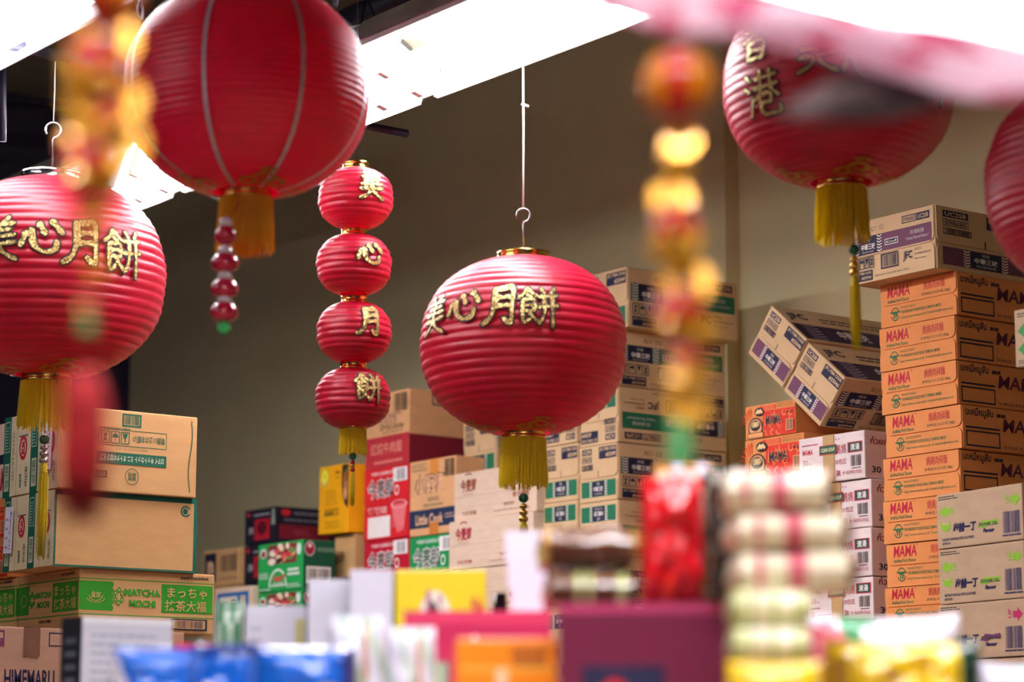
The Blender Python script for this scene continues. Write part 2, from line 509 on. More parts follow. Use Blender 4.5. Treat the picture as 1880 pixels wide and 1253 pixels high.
# joint strap between fittings
for q, lab in ((0, 'zinc joint strap between the light fittings right of the largest lantern'), (1, 'zinc joint strap between the light fittings above the left lantern')):
    mb = MB(); vs = []; n = 11
    for y in (-.034, .034):
        for i in range(n):
            a = pi * i / (n - 1); vs.append((-.126 * cos(a), y, .118 * sin(a) ** .7 + .001))
    mb.add(vs, [(i, i + 1, n + i + 1, n + i) for i in range(n - 1)], m_gap, True)
    s = mb.build('joint_strap', None, (UL, V1 + q * (LEN + GAP), ZL)); s.rotation_euler = (0, radians(17), 0)
    tag(s, lab, 'bracket', 'light fitting joint straps')

# ================================================================== PIPES AND BEAMS
def pipe(name, a, b, r, label, cat='pipe', m=None, n=12):
    mb = MB(); a = Vector(a); b = Vector(b); mb.tube([(0, 0, 0), b - a], r, m or m_steel_dark, n)
    return tag(mb.build(name, None, a), label, cat)
def beam(a, b, hw, hh, label, m=None):
    a = Vector(a); b = Vector(b); d = (b - a); L = d.length; M = m or m_steel_dark
    mb = MB()
    mb.box(0, -hw, -hh, L, hw, -hh * .8, M); mb.box(0, -hw, hh * .8, L, hw, hh, M); mb.box(0, -hw * .15, -hh * .8, L, hw * .15, hh * .8, M)
    o = mb.build('steel_beam', None, a); o.rotation_euler = (0, -atan2(d.z, sqrt(d.x ** 2 + d.y ** 2)), atan2(d.y, d.x))
    return tag(o, label, 'beam')
beam(P(-150, 225, 8.2), P(480, 275, 8.7), .09, .10, 'dark steel roof beam behind the left lantern')
beam(P(-150, 345, 9.2), P(420, 240, 9.6), .05, .05, 'thin dark beam rising to the right behind the left lantern')
pipe('ceiling_pipe', P(-60, 66, 5.5), P(360, 152, 5.5), .014, 'dark thin pipe crossing the dark ceiling, top left')
pipe('ceiling_pipe', P(560, 70, 6.6), P(800, -30, 6.3), .035, 'dark pipe under the ceiling above the long light fitting')
pipe('ceiling_rod', P(600, 217, 6.3), P(748, 246, 6.2), .0105, 'short dark rod sticking out below the light fitting joint', 'rod')
pipe('hanging_cable', P(4, 90, 6.4), P(4, 260, 6.4), .011, 'dark cable hanging at the left edge of the view', 'cable')
# ------------------------------------------------------------------ suspension wires and chain over the long fitting
def wires(p_top, p_a, p_b, label):
    t = Vector(p_top)
    mb = MB(); mb.tube([(0, 0, 0), Vector(p_a) - t], .004, m_steel_dark, 6); mb.tube([(0, 0, 0), Vector(p_b) - t], .004, m_steel_dark, 6)
    mb.sphere((0, 0, 0), .012, m_steel_dark, 8, 6); mb.tube([(0, 0, 0), (0, 0, CEIL - t.z)], .004, m_steel_dark, 6)
    tag(mb.build('suspension_wire', None, t), label, 'wire', 'wires carrying the light fittings')
wires(P(672, -6, 6.1), P(655, 90, 6.02), P(705, 70, 5.95), 'forked wire carrying the long light fitting, beside the largest lantern')
def chain(a, b, r, label, group=None, name='hanging_chain'):
    a = Vector(a); b = Vector(b); L = (b - a).length; n = max(2, int(L / (r * 3.4)))
    mb = MB()
    for i in range(n):
        c = (b - a) * ((i + .5) / n); rot = (i % 2) * pi / 2
        pts = []
        for k in range(11):
            g = 2 * pi * k / 10; x = r * .75 * cos(g); z = r * 2.1 * sin(g)
            pts.append((c.x + x * cos(rot), c.y + x * sin(rot), c.z + z))
        mb.tube(pts, r * .24, m_steel_dark, 5, False)
    return tag(mb.build(name, None, a), label, 'chain', group)
chain(P(616, -60, 5.0), P(616, 16, 5.0), .009, 'dark chain dropping behind the top right of the largest lantern', 'hanging chains')
chain(P(258, -60, 5.0), P(258, 36, 5.0), .009, 'dark chain dropping behind the top left of the largest lantern', 'hanging chains')

# ================================================================== LANTERNS
def fabric(name, col, tint):
    return mat(name, col, rough=.4, var=.08, scale=18, bump=.12, bscale=500, sheen=.06, sheen_rough=.5, spec=.8, stretch=(1, 1, 6), sheen_tint=tint, translucent=.25)
m_red = fabric('red_satin', '#cb0034', (1, .55, .75))
m_red2 = fabric('red_nylon', '#e60048', (1, .55, .75))
m_gold = glitter('gold_glitter', '#5e420e', '#f2d98a', 700)
m_black = mat('black_outline', '#120c18', rough=.7, var=.1)
m_goldmetal = mat('gold_ring_metal', '#d8b258', rough=.18, metal=1, var=.1, scale=20)
m_silver = mat('chromed_ring_metal', '#cfcac4', rough=.15, metal=1, var=.1, scale=20)
m_yellow = mat('yellow_thread', '#ffe22a', rough=.7, var=.14, scale=300, sheen=.3, translucent=.5)
m_orange = mat('amber_thread', '#f2ac1c', rough=.7, var=.2, scale=300, sheen=.3, translucent=.3)
m_redth = mat('red_thread', '#b00a14', rough=.7, var=.2, scale=300)
m_white = mat('white_cord', '#efe8e6', rough=.8, var=.1, scale=300)
m_green = mat('green_bead_plastic', '#0c5a34', rough=.2, var=.1, scale=60, coat=.4)
m_green2 = mat('jade_bead_plastic', '#2fae55', rough=.2, var=.1, scale=60, coat=.4)
m_trim = glitter('white_glitter_trim', '#c8a8b8', '#fff2fa', 900)
m_goldprint = mat('gold_print', '#b98a2e', rough=.35, metal=.6, var=.25, scale=120)
m_wire = mat('hook_wire', '#b8b4b8', rough=.3, metal=1, var=.05)

CHARS = {
 '美': [[(30,98),(40,84)],[(68,99),(57,84)],[(18,79),(50,81),(82,84)],[(24,65),(50,67),(77,70)],[(50,83),(50,60),(49,38)],[(14,51),(50,53),(87,57)],[(10,34),(50,36),(90,41)],[(50,46),(43,26),(30,12),(8,2)],[(50,36),(62,20),(76,10),(94,2)]],
 '心': [[(17,56),(13,44),(6,26)],[(28,62),(31,38),(40,20),(58,12),(78,17),(83,36)],[(44,76),(50,66),(57,52)],[(70,82),(80,72),(94,54)]],
 '月': [[(34,94),(34,58),(28,28),(18,12),(4,2)],[(34,91),(56,94),(76,95),(76,50),(75,8),(66,6),(56,16)],[(36,69),(73,71)],[(33,47),(73,49)]],
 '餅': [[(28,99),(18,84),(2,70)],[(28,96),(38,84),(49,75)],[(24,81),(34,74)],[(13,66),(13,10),(30,20)],[(13,66),(40,67),(40,38)],[(15,52),(38,53)],[(15,38),(40,38)],[(28,34),(36,24),(48,10)],[(58,97),(66,84)],[(92,99),(82,84)],[(52,75),(76,77),(98,80)],[(48,48),(74,50),(99,53)],[(66,78),(65,42),(60,20),(50,4)],[(85,80),(85,40),(85,-4)]],
 '香': [[(72,98),(52,92),(30,88)],[(8,73),(50,75),(92,78)],[(50,93),(50,50)],[(48,73),(34,58),(8,47)],[(53,73),(68,58),(94,47)],[(28,42),(28,3)],[(28,42),(72,43),(72,3)],[(30,24),(70,24)],[(28,5),(72,5)]],
 '港': [[(10,92),(22,80)],[(4,66),(18,56)],[(6,6),(16,22),(26,44)],[(40,81),(68,83),(97,86)],[(54,98),(54,62)],[(80,98),(80,62)],[(32,61),(66,62),(99,65)],[(54,62),(46,48),(30,36)],[(78,62),(86,50),(99,38)],[(46,45),(76,46),(76,28)],[(46,28),(76,28)],[(46,45),(46,8),(70,4),(92,6),(95,20)]],
}
def smooth_poly(pts, n):
    """Catmull-Rom through the stroke's points."""
    if len(pts) == 2: return [(pts[0][0] + (pts[1][0] - pts[0][0]) * i / n, pts[0][1] + (pts[1][1] - pts[0][1]) * i / n) for i in range(n + 1)]
    q = [(2 * pts[0][0] - pts[1][0], 2 * pts[0][1] - pts[1][1])] + list(pts) + [(2 * pts[-1][0] - pts[-2][0], 2 * pts[-1][1] - pts[-2][1])]
    out = []
    for i in range(1, len(q) - 2):
        for k in range(n):
            t = k / n; r = []
            for c in (0, 1):
                a, b, d, e = q[i - 1][c], q[i][c], q[i + 1][c], q[i + 2][c]
                r.append(.5 * (2 * b + (d - a) * t + (2 * a - 5 * b + 4 * d - e) * t * t + (3 * b - a - 3 * d + e) * t ** 3) if len(pts) > 3 or True else b)
            out.append(tuple(r))
    out.append(pts[-1])
    return out
def brush(strokes, width, fmap, mb, material, extra=0.0, lift=0.0):
    """Brush strokes as ribbons laid on a surface; fmap(x, y, lift) -> point, x and y in 0..100."""
    for s in strokes:
        line = smooth_poly(s, 7); n = len(line); vs = []; fs = []
        for i, (x, y) in enumerate(line):
            a = line[max(0, i - 1)]; b = line[min(n - 1, i + 1)]
            tx, ty = b[0] - a[0], b[1] - a[1]; L = math.hypot(tx, ty) or 1; tx /= L; ty /= L
            u = i / (n - 1); wdt = width * (1.08 - .25 * u + .22 * sin(u * 9)) * .5 + extra
            if i in (0, n - 1): wdt *= .55
            ex = 0
            if i == 0: ex = -(width * .3 + extra)
            if i == n - 1: ex = width * .3 + extra
            for k in (-1, 0, 1):
                vs.append(fmap(x + tx * ex - ty * wdt * k, y + ty * ex + tx * wdt * k, lift))
        for i in range(n - 1):
            for k in (0, 1):
                fs.append((i * 3 + k, (i + 1) * 3 + k, (i + 1) * 3 + k + 1, i * 3 + k + 1))
        mb.add(vs, fs, material, True)

class Shade:
    def __init__(s, R, H, r0, p=2.2):
        s.R, s.H, s.p = R, H, p
        s.c = (H / 2) / (1 - (r0 / R) ** p) ** (1 / p)
        s.te = math.acos((r0 / R) ** (p / 2))
    def at(s, th):
        sn = sin(th); return s.R * abs(cos(th)) ** (2 / s.p), s.c * math.copysign(abs(sn) ** (2 / s.p), sn)
    def r(s, z):
        return s.R * max(0, 1 - abs(z / s.c) ** s.p) ** (1 / s.p)
    def mesh(s, material, pleats, amp, nseg=96, per=6, gores=0, gore_amp=0, wob=.0, seed=0):
        # even steps along the arc
        N = 400; tab = [0]; pr = s.at(-s.te)
        for i in range(1, N + 1):
            q = s.at(-s.te + 2 * s.te * i / N); tab.append(tab[-1] + math.hypot(q[0] - pr[0], q[1] - pr[1])); pr = q
        rows = pleats * per; mb = MB(); vs = []; fs = []; j = 0
        for i in range(rows + 1):
            t = tab[-1] * i / rows
            while j < N - 1 and tab[j + 1] < t: j += 1
            th = -s.te + 2 * s.te * (j + (t - tab[j]) / max(1e-9, tab[j + 1] - tab[j])) / N
            r, z = s.at(th)
            ph = i / per
            d = amp * (abs(sin(pi * ph)) ** .8 - .6)
            nx, nz = cos(th), sin(th)
            for k in range(nseg):
                a = 2 * pi * k / nseg
                g = 0
                if gores:
                    e = abs(((a * gores / (2 * pi)) % 1) - .5) * 2   # 1 at a seam
                    g = gore_amp * max(0, (e - .93) / .07) * cos(th)
                w = wob * noise.noise((cos(a) * 1.3 + seed, sin(a) * 1.3, z / s.R * 5)) * cos(th) if wob else 0
                rr = r + (d * (1 + .5 * noise.noise((cos(a) * 3, sin(a) * 3 + seed, ph * .7))) + g + w) * nx
                vs.append((rr * cos(a), rr * sin(a), z + d * nz * .4))
        for i in range(rows):
            for k in range(nseg):
                k2 = (k + 1) % nseg; fs.append((i * nseg + k, i * nseg + k2, (i + 1) * nseg + k2, (i + 1) * nseg + k))
        mb.add(vs, fs, material, True)
        return mb.mesh('shade')

def ring_mesh(r, h, material, z=0, t=.003):
    mb = MB(); mb.lathe([(r - t, z), (r, z), (r + .0015, z + h * .15), (r, z + h * .3), (r, z + h * .8), (r + .0015, z + h), (r - t, z + h), (r - t, z)], material, 40)
    return mb.mesh('ring')
def fringe_mesh(r, L, material, n=230, w=.0018, flare=.12, seed=1):
    rr = random.Random(seed); mb = MB(); vs = []; fs = []
    for i in range(n):
        a = 2 * pi * i / n + rr.uniform(-.03, .03); r1 = r * rr.uniform(.93, 1.0); Lk = L * rr.uniform(.9, 1.06)
        a2 = a + rr.uniform(-.06, .06); o = len(vs)
        for q, (t, ww) in enumerate(((0, w), (.5, w * 1.1), (1, w * .7))):
            rad = r1 * (1 + flare * t) + rr.uniform(-.001, .001); aa = a + (a2 - a) * t
            c = Vector((rad * cos(aa), rad * sin(aa), -Lk * t))
            for k in range(3):
                g = 2 * pi * k / 3 + aa; vs.append(c + Vector((ww * cos(g), ww * sin(g), 0)))
        for q in range(2):
            for k in range(3):
                k2 = (k + 1) % 3; fs.append((o + q * 3 + k, o + q * 3 + k2, o + q * 3 + 3 + k2, o + q * 3 + 3 + k))
    mb.add(vs, fs, material)
    return mb.mesh('fringe')
def tassel_mesh(r, L, material, n=46, seed=2):
    rr = random.Random(seed); mb = MB()
    for i in range(n):
        a = rr.uniform(0, 2 * pi); q = r * sqrt(rr.random()); Lk = L * rr.uniform(.88, 1.03)
        x, y = q * cos(a), q * sin(a)
        mb.tube([(x * .4, y * .4, 0), (x * .95, y * .95, -L * .15), (x, y, -L * .6), (x * .8, y * .8, -Lk)], [.0012, .0015, .0015, .0009], material, 4)
    mb.lathe([(r * .5, .002), (r * .75, -.003), (r * .7, -.012), (r * .9, -.018)], material, 12)
    return mb.mesh('tassel')
def hook_pts(h, r):
    pts = [(0, 0, 0), (0, 0, h * .62)]
    for i in range(13):
        a = -pi * .45 + (1.62 * pi) * i / 12
        pts.append((r * cos(a) , 0, h * .62 + r * 1.25 + r * sin(a)))
    return pts

def char_part(name, ch, shade, ang, zc, size, parent, width=12, lift=.0045, squash=1.0):
    def fm(x, y, l):
        z = zc + (y - 50) / 100 * size; r = shade.r(z) + lift + l
        a = ang + (x - 50) / 100 * size * squash / max(shade.r(z), shade.R * .5)
        return (r * cos(a), r * sin(a), z)
    width *= {'美': .74, '餅': .66, '香': .74, '港': .68}.get(ch, 1)
    mb = MB()
    brush(CHARS[ch], width, fm, mb, m_black, 3.6, 0)
    brush(CHARS[ch], width, fm, mb, m_gold, 0, .0012)
    o = mb.build(name, parent); o['label'] = 'gold glitter character with black outline'
    return o
def bottom_pattern(shade, parent, n=4, ang0=0):
    sw = [[(5,20),(20,46),(36,30),(26,16)],[(30,48),(48,72),(66,50),(54,32),(44,44)],[(60,30),(78,52),(95,26)],[(10,10),(50,14),(92,10)],[(40,84),(50,95),(62,84)]]
    for q in range(n):
        a0 = ang0 + 2 * pi * q / n; mb = MB()
        def fm(x, y, l):
            th = -shade.te + (.03 + y / 100 * .30) ; r, z = shade.at(th); r += .003; 
            return ((r) * cos(a0 + (x - 50) / 100 * 1.1), r * sin(a0 + (x - 50) / 100 * 1.1), z - .002)
        brush(sw, 9, fm, mb, m_goldprint, 0, 0)
        mb.build('gold_cloud_print', parent)

def lantern(label, c, dia, chars=(), zc=.0, size=.09, pleats=28, amp=.0035, mrl=None, fringe=None, fringe_len=.105, hook=True, cord_to=None, tail=True, trims=0, ring_top=None, group='large round red lanterns', tail_len=.21, cord_r=.0022, ratio=.855, tilt=(0, 0), seed=0, tail_off=(0, 0), string=.03):
    R = dia / 2; H = dia * ratio; r0 = R * .265
    sh = Shade(R, H, r0)
    root = empty('round_lantern', c, label, 'lantern', group)
    root.rotation_euler = (tilt[0], tilt[1], 0)
    phi = atan2(-c[1], -c[0])      # the side turned to the room's aisle
    obj('shade', sh.mesh(mrl or m_red, pleats, amp, gores=8, gore_amp=.0016, wob=.004, seed=seed), root).rotation_euler = (0, 0, phi + .3)
    obj('top_ring', ring_mesh(r0 * 1.0, dia * .045, ring_top or m_silver), root, (0, 0, H / 2 - .006))
    obj('bottom_ring', ring_mesh(r0 * .80, dia * .035, m_goldmetal), root, (0, 0, -H / 2 - dia * .028))
    f = obj('fringe', fringe_mesh(r0 * .80, fringe_len, fringe or m_yellow, seed=seed + 5), root, (0, 0, -H / 2 - dia * .025)); f['kind'] = 'stuff'
    bottom_pattern(sh, root, 4, phi + .35)
    for ch, deg, dz in chars:
        char_part('character', ch, sh, phi + radians(deg), zc + dz, size, root)
    for k in range(trims):
        mb = MB(); vs = []; a = phi + radians(-65 + 45 * k); N = 60
        for i in range(N + 1):
            th = -sh.te + 2 * sh.te * i / N; r, z = sh.at(th); r += .003
            for s in (-1, 1):
                vs.append((r * cos(a) - s * .0042 * sin(a), r * sin(a) + s * .0042 * cos(a), z))
        mb.add(vs, [(2 * i, 2 * i + 1, 2 * i + 3, 2 * i + 2) for i in range(N)], m_trim, True)
        mb.build('glitter_trim', root)
    top = H / 2 + dia * .04
    # wire cross bar and hook
    mb = MB(); mb.tube([(-r0, 0, top - .012), (0, 0, top - .006), (r0, 0, top - .012)], .0016, m_wire, 6)
    hk = dia * .25
    if hook:
        mb.tube([Vector((x * .8 - y * .6, -x * .6 - y * .8, z)) + Vector((0, 0, top - .006)) for x, y, z in hook_pts(hk, dia * .034)], .0021, m_wire, 8)
    mb.build('hook', root)
    if cord_to is not None:
        z0 = top + hk * .62 + dia * .034 * 2.1
        mb = MB(); mb.tube([(0, 0, z0), (.001, 0, z0 + (cord_to - c[2] - z0) * .5), (0, 0, cord_to - c[2])], cord_r, m_white, 6)
        mb.tube([(-.004, 0, z0 + .24), (.012, -.004, z0 + .236)], .0035, m_white, 6)
        mb.build('cord', root)
    if tail:
        zt = -H / 2 - dia * .02; ox, oy = tail_off
        mb = MB(); mb.tube([(ox * .3, oy * .3, zt), (ox, oy, zt - fringe_len - string)], .0012, fringe or m_yellow, 5); mb.build('cord', root)
        zb = zt - fringe_len - string
        mb = MB(); mb.sphere((ox, oy, zb), .0115, m_green); mb.build('green_bead', root)
        for k in range(3):
            mb = MB(); mb.sphere((ox, oy, zb - .019 - k * .014), .0085 + .001 * k, m_goldmetal if ring_top is m_goldmetal else m_silver, sc=(1, 1, .8)); mb.build('metal_bead', root)
        obj('tassel', tassel_mesh(.011, tail_len, m_yellow, seed=seed), root, (ox, oy, zb - .056))
    return root, sh, H, r0

cC = on_u(961, 636, UL + .118)
DM = 378 * ((cC - CAMLOC).dot(_f)) / FPX
lantern('round red lantern with four gold characters hanging alone by a white string in the middle', cC, DM,
        [('美', -58, 0), ('心', -35, .012), ('月', -12, .004), ('餅', 8, 0)], zc=.048, size=.088, cord_to=ZL - .053, tail_len=.06, ring_top=m_goldmetal, seed=1)
cB = P(90, 510, 5.5)
lantern('red lantern with gold characters and long yellow tassel at the left edge', cB, 424 * 5.5 / FPX,
        [('美', -25, .005), ('心', -4, .012), ('月', 16, 0), ('餅', 37, -.012)], zc=.04, size=.10, pleats=30, cord_to=P(94, 97, 5.5).z, tail_len=.21, seed=2, cord_r=.0012, tilt=(.03, -.02))
cA = P(455, 168, 4.63)
rA, shA, HA, r0A = lantern('largest red lantern with white glitter stripes and bead drop, upper left', cA, 448 * 4.63 / FPX, [], pleats=44, amp=.0013,
        mrl=m_red2, fringe=m_orange, cord_to=None, hook=True, tail=False, trims=8, seed=3, fringe_len=.10)
mb = MB(); mb.tube([(0, 0, HA / 2 + .05), (0, 0, CEIL - cA.z)], .002, m_steel_dark, 6); mb.build('cord', rA)
m_pb1 = mat('red_pearl_plastic', '#c01038', rough=.2, var=.5, scale=60, coat=.6)
m_pb2 = mat('white_pearl_plastic', '#e6d6d8', rough=.15, var=.2, scale=60, coat=.6)
dz = -HA / 2 - .06
pxm = 4.63 / FPX
off = _r * (-14 * pxm)
for k, yy in enumerate((440, 492, 540, 584)):
    z = P(440, yy, 4.45).z - cA.z
    ob = empty('bead_drop', (0, 0, 0)); ob.parent = rA; ob.name = 'ornament_bead'
    ob.location = (off.x - .1, off.y - .13, z)
    mb = MB(); R = .026 if k else .02
    mb.lathe([(.004, .021), (R * .55, .016), (R * .95, .004), (R, -.004), (R * .8, -.013), (.006, -.018)], m_pb1, 20); mb.build('red_bead', ob)
    mb = MB(); mb.lathe([(.003, .034), (.009, .031), (.012, .024), (R * .62, .0165), (.004, .0165)], m_pb2, 20); mb.build('white_cap', ob)
mb = MB(); mb.sphere((off.x - .1, off.y - .13, P(445, 614, 4.45).z - cA.z), .013, m_green2); mb.build('green_bead', rA)
mb = MB(); mb.tube([(off.x * .2, off.y * .2, -HA / 2), (off.x - .1, off.y - .13, P(440, 420, 4.45).z - cA.z), (off.x - .1, off.y - .13, P(445, 612, 4.45).z - cA.z)], .0014, m_redth, 5); mb.build('cord', rA)
cE = P(1540, 160, 4.88)
rE, shE, HE, r0E = lantern('red lantern with gold characters and yellow tassel, upper right under the pink banner', cE, 424 * 4.88 / FPX,
        [('香', -43, .075), ('港', -41, -.035), ('美', -10, .03), ('心', 12, .01), ('月', 33, .0), ('餅', 53, -.01)], zc=-.02, size=.088, pleats=32, amp=.0022, ring_top=m_goldmetal, tail_len=.145, seed=4, tail_off=(.018, -.014), string=.022)
mb = MB(); mb.tube([(0, 0, HE / 2 + .05), (0, 0, CEIL - cE.z)], .002, m_steel_dark, 6); mb.build('cord', rE)
cG = P(2046, 340, 4.45)
rG, shG, HG, r0G = lantern('plain red lantern cut off by the right edge of the view', cG, 470 * 4.45 / FPX, [], pleats=36, amp=.0022, tail=False, seed=5, mrl=m_red)
mb = MB(); mb.tube([(0, 0, HG / 2 + .05), (0, 0, CEIL - cG.z)], .002, m_steel_dark, 6); mb.build('cord', rG)

# string of four small lanterns: one thing
DS = 5.45
cS = P(649, 732, DS)
rS = empty('lantern_string', cS, 'vertical string of four small red lanterns with gold characters and a yellow tassel', 'lantern')
phiS = atan2(-cS.y, -cS.x)
for k, (x, y, ch) in enumerate(((653, 365, '美'), (650, 487, '心'), (650, 611, '月'), (648, 732, '餅'))):
    p = P(x, y, DS) - cS
    dia = 137 * DS / FPX; H = dia * .80; r0 = dia * .175
    s = Shade(dia / 2, H, r0, 2.35)
    e = obj('small_lantern', s.mesh(m_red, 13, .0026, nseg=72, per=6, gores=6, gore_amp=.0008, wob=.003, seed=k * 3 + 11), rS, p)
    char_part('character', ch, s, phiS + radians(25), .014, .064, e, 15, .0035)
    obj('collar_ring', ring_mesh(r0, .017, m_goldmetal), e, (0, 0, H / 2 - .002))
    if k == 3: zlow = p.z - H / 2
    if k == 0:
        mb = MB(); pts = []
        for i in range(9):
            a = pi * i / 8; pts.append((r0 * .9 * cos(a) * .8, -r0 * .9 * cos(a) * .6, p.z + H / 2 + .012 + .022 * sin(a)))
        mb.tube(pts, .0017, m_steel_dark, 6); mb.tube([(0, 0, p.z + H / 2 + .034), (0, 0, CEIL - cS.z)], .0012, m_steel_dark, 5)
        mb.build('hanger', rS)
rr0 = 137 * DS / FPX * .175
obj('bottom_ring', ring_mesh(rr0 * 1.02, .007, m_goldmetal), rS, (0, 0, zlow - .004))
f = obj('fringe', fringe_mesh(rr0 * .96, .056, m_yellow, n=150, w=.0014, seed=31), rS, (0, 0, zlow - .002)); f['kind'] = 'stuff'
zb = P(648, 841, DS).z - cS.z
mb = MB(); mb.tube([(0, 0, zlow), (0, 0, zb - .03)], .001, m_yellow, 5); mb.build('cord', rS)
mb = MB(); mb.sphere((0, 0, zb), .0085, m_green); mb.build('green_bead', rS)
for k in range(3):
    mb = MB(); mb.sphere((0, 0, zb - .014 - k * .008), .0055, mat('red_bead_plastic', '#a0101c', rough=.25, var=.1) if k != 1 else m_goldmetal); mb.build('red_bead', rS)
obj('tassel', tassel_mesh(.0055, .075, m_yellow, n=24, seed=8), rS, (0, 0, zb - .036))
# ================================================================== RACKS UNDER THE CARTONS
m_rack = mat('rack_steel_grey', '#4a4a55', rough=.5, var=.1)
m_ply = mat('plywood_shelf', '#8a6a48', rough=.7, var=.15, scale=8, stretch=(1, 8, 1))
def rack(label, x0, y0, x1, y1, top, shelves=(.3, 1.0)):
    t = empty('storage_rack', ((x0 + x1) / 2, (y0 + y1) / 2, 0), label, 'rack')
    hx, hy = (x1 - x0) / 2, (y1 - y0) / 2
    for z in shelves + (top,):
        mb = MB(); mb.box(-hx, -hy, z - .035, hx, hy, z - .0, m_ply); mb.build('shelf_board', t)
    n = max(2, int((y1 - y0) / 1.2) + 1)
    for i in range(n):
        for s in (-1, 1):
            y = -hy + .03 + (2 * hy - .06) * i / (n - 1)
            mb = MB(); mb.box(s * (hx - .03) - .02, y - .02, 0, s * (hx - .03) + .02, y + .02, top - .036, m_rack); mb.build('post', t)
    return t
rack('long grey steel rack carrying the row of cartons along the wall', U0 - .45, 3.1, U0 + .6, 8.4, RACK)
rack('grey steel rack carrying the cartons on the left', 2.25, 5.3, 3.3, 7.0, 1.70)

# ================================================================== PRINT DESIGNS
RED, NAVY, GRN = '#b3122e', '#1a1a3c', '#12653a'
def p_pork_end(w, h):
    p = Print(w, h)
    p.text('MAMA', .10, .67, .40, .93, RED, .018, shear=.12).text('®', .405, .9, .425, .96, RED)
    p.text('Artificial Pork Flavour', .10, .545, .39, .63, GRN, .01)
    p.text('媽媽肉碎麵', .58, .70, .85, .90, RED, .0)
    p.text('30 PKGS. X 2.12 OZ. (60g.)', .555, .56, .92, .64, '#3a4a2c', .01)
    p.ring(.20, .28, .055, .15, .16, GRN, a0=.25, a1=pi - .25).ring(.20, .26, .055, .15, .16, GRN, a0=pi + .25, a1=2 * pi - .25)
    p.rect(.135, .30, .265, .33, GRN).text('TF', .165, .17, .235, .31, GRN, .05)
    p.text('MANUFACTURED BY:', .28, .37, .48, .425, GRN).text('THE PRESIDENT FOODS PUBLIC COMPANY LIMITED', .28, .255, .80, .325, GRN, .01)
    p.text('http://www.mama.co.th  E-mail:info@mama.co.th', .28, .12, .95, .20, GRN)
    return p.mesh()
def p_pork_side(w, h):
    p = Print(w, h); c = '#151034'
    p.text('บะหมี่หมูสับ', .02, .70, .20, .96, c, .02).text('媽媽', .22, .76, .28, .86, c, .03)
    p.rect(.02, .47, .24, .51, c).frame(.02, .06, .24, .42, .035, c)
    p.text('MAMA', .26, .46, .56, .76, '#5a1038', .018, shear=.12).text('มาม่า', .44, .22, .56, .42, c, .03)
    p.text('30 PKGS. X 2.12 OZ. (60g.)', .26, .06, .56, .14, c)
    return p.mesh()
def p_jfc_end(w, h, band, code, item, flip=False, uc='UC2SB'):
    p = Print(w, h); p.flip = flip; c = '#1c1b3a'
    p.rect(.07, .83, .33, .94, c).text(uc, .09, .85, .31, .92, '#d8b88c', .02)
    p.frame(.07, .69, .33, .80, .012, c).text(code, .09, .71, .31, .78, c, .01)
    p.frame(.07, .56, .36, .66, .012, c).barcode(.09, .575, .34, .645, c)
    p.rect(.52, .74, .97, .95, c).text('JFC ITEM CODE', .54, .86, .95, .93, '#d8b88c', .02).text(item, .70, .76, .95, .84, '#d8b88c', .02)
    p.rect(.49, .42, .505, .54, '#4a3826')
    p.rect(.06, .08, .95, .36, band).rect(.34, .09, .66, .35, c)
    p.hatch(.27, .085, .335, .355, band, '#e8dcd0').hatch(.665, .085, .73, .355, band, '#e8dcd0')
    p.text('中華三昧', .38, .17, .62, .26, '#ece4dc', .02).text('明星', .46, .28, .54, .33, '#c8c0b8').text('四川風味拉麺', .40, .11, .60, .15, '#c8c0b8')
    return p.mesh()
def p_jfc_side(w, h, band, code, item, flip=False, uc='UC2SB'):
    p = Print(w, h); p.flip = flip; c = '#1c1b3a'
    p.text('RC11  17:21', .24, .80, .40, .88, '#40342a')
    p.frame(.62, .81, .79, .93, .015, c).text(code, .635, .835, .775, .905, c, .01).rect(.795, .81, .95, .93, c).text(uc, .81, .835, .935, .905, '#c8a87c', .02)
    p.rect(.02, .45, .97, .74, band).rect(.09, .45, .31, .74, c)
    p.hatch(.03, .455, .085, .735, c, '#e0d8c8').hatch(.315, .455, .37, .735, c, '#e0d8c8')
    p.text('中華三昧', .12, .52, .29, .62, '#ece4dc', .02).text('明星', .17, .65, .23, .70, '#c8c0b8').text('SZECHUAN FLAVOR', .13, .475, .27, .50, '#c8c0b8')
    p.rect(.41, .53, .57, .63, c).frame(.41, .53, .57, .63, .014, '#d8d0c4').text('◀ Sichuan ▶', .425, .555, .555, .605, '#e8e0d0')
    p.text('四川風味拉麺', .72, .61, .88, .68, '#cfc0c0').text('* Sichuan Flavored Ramen *', .66, .53, .94, .58, '#cfc0c0')
    p.icons(.03, .22, .28, .41, 4, c).rect(.03, .03, .25, .19, c).text('JFC ITEM CODE', .04, .12, .24, .17, '#c8a87c', .02).text(item, .12, .05, .24, .10, '#c8a87c', .02)
    p.frame(.36, .16, .57, .40, .02, c).barcode(.38, .19, .55, .37, c)
    p.text('JFC', .63, .20, .74, .36, c, .02, shear=.1).text('IMPORTED BY', .77, .34, .85, .38, c).text('JFC INTERNATIONAL INC.', .77, .26, .96, .30, c, .01).text('PRODUCT OF JAPAN', .77, .19, .90, .22, c, .01)
    p.text('Before division 24pieces after division 12pieces', .29, .05, .70, .10, '#40342a')
    return p.mesh()
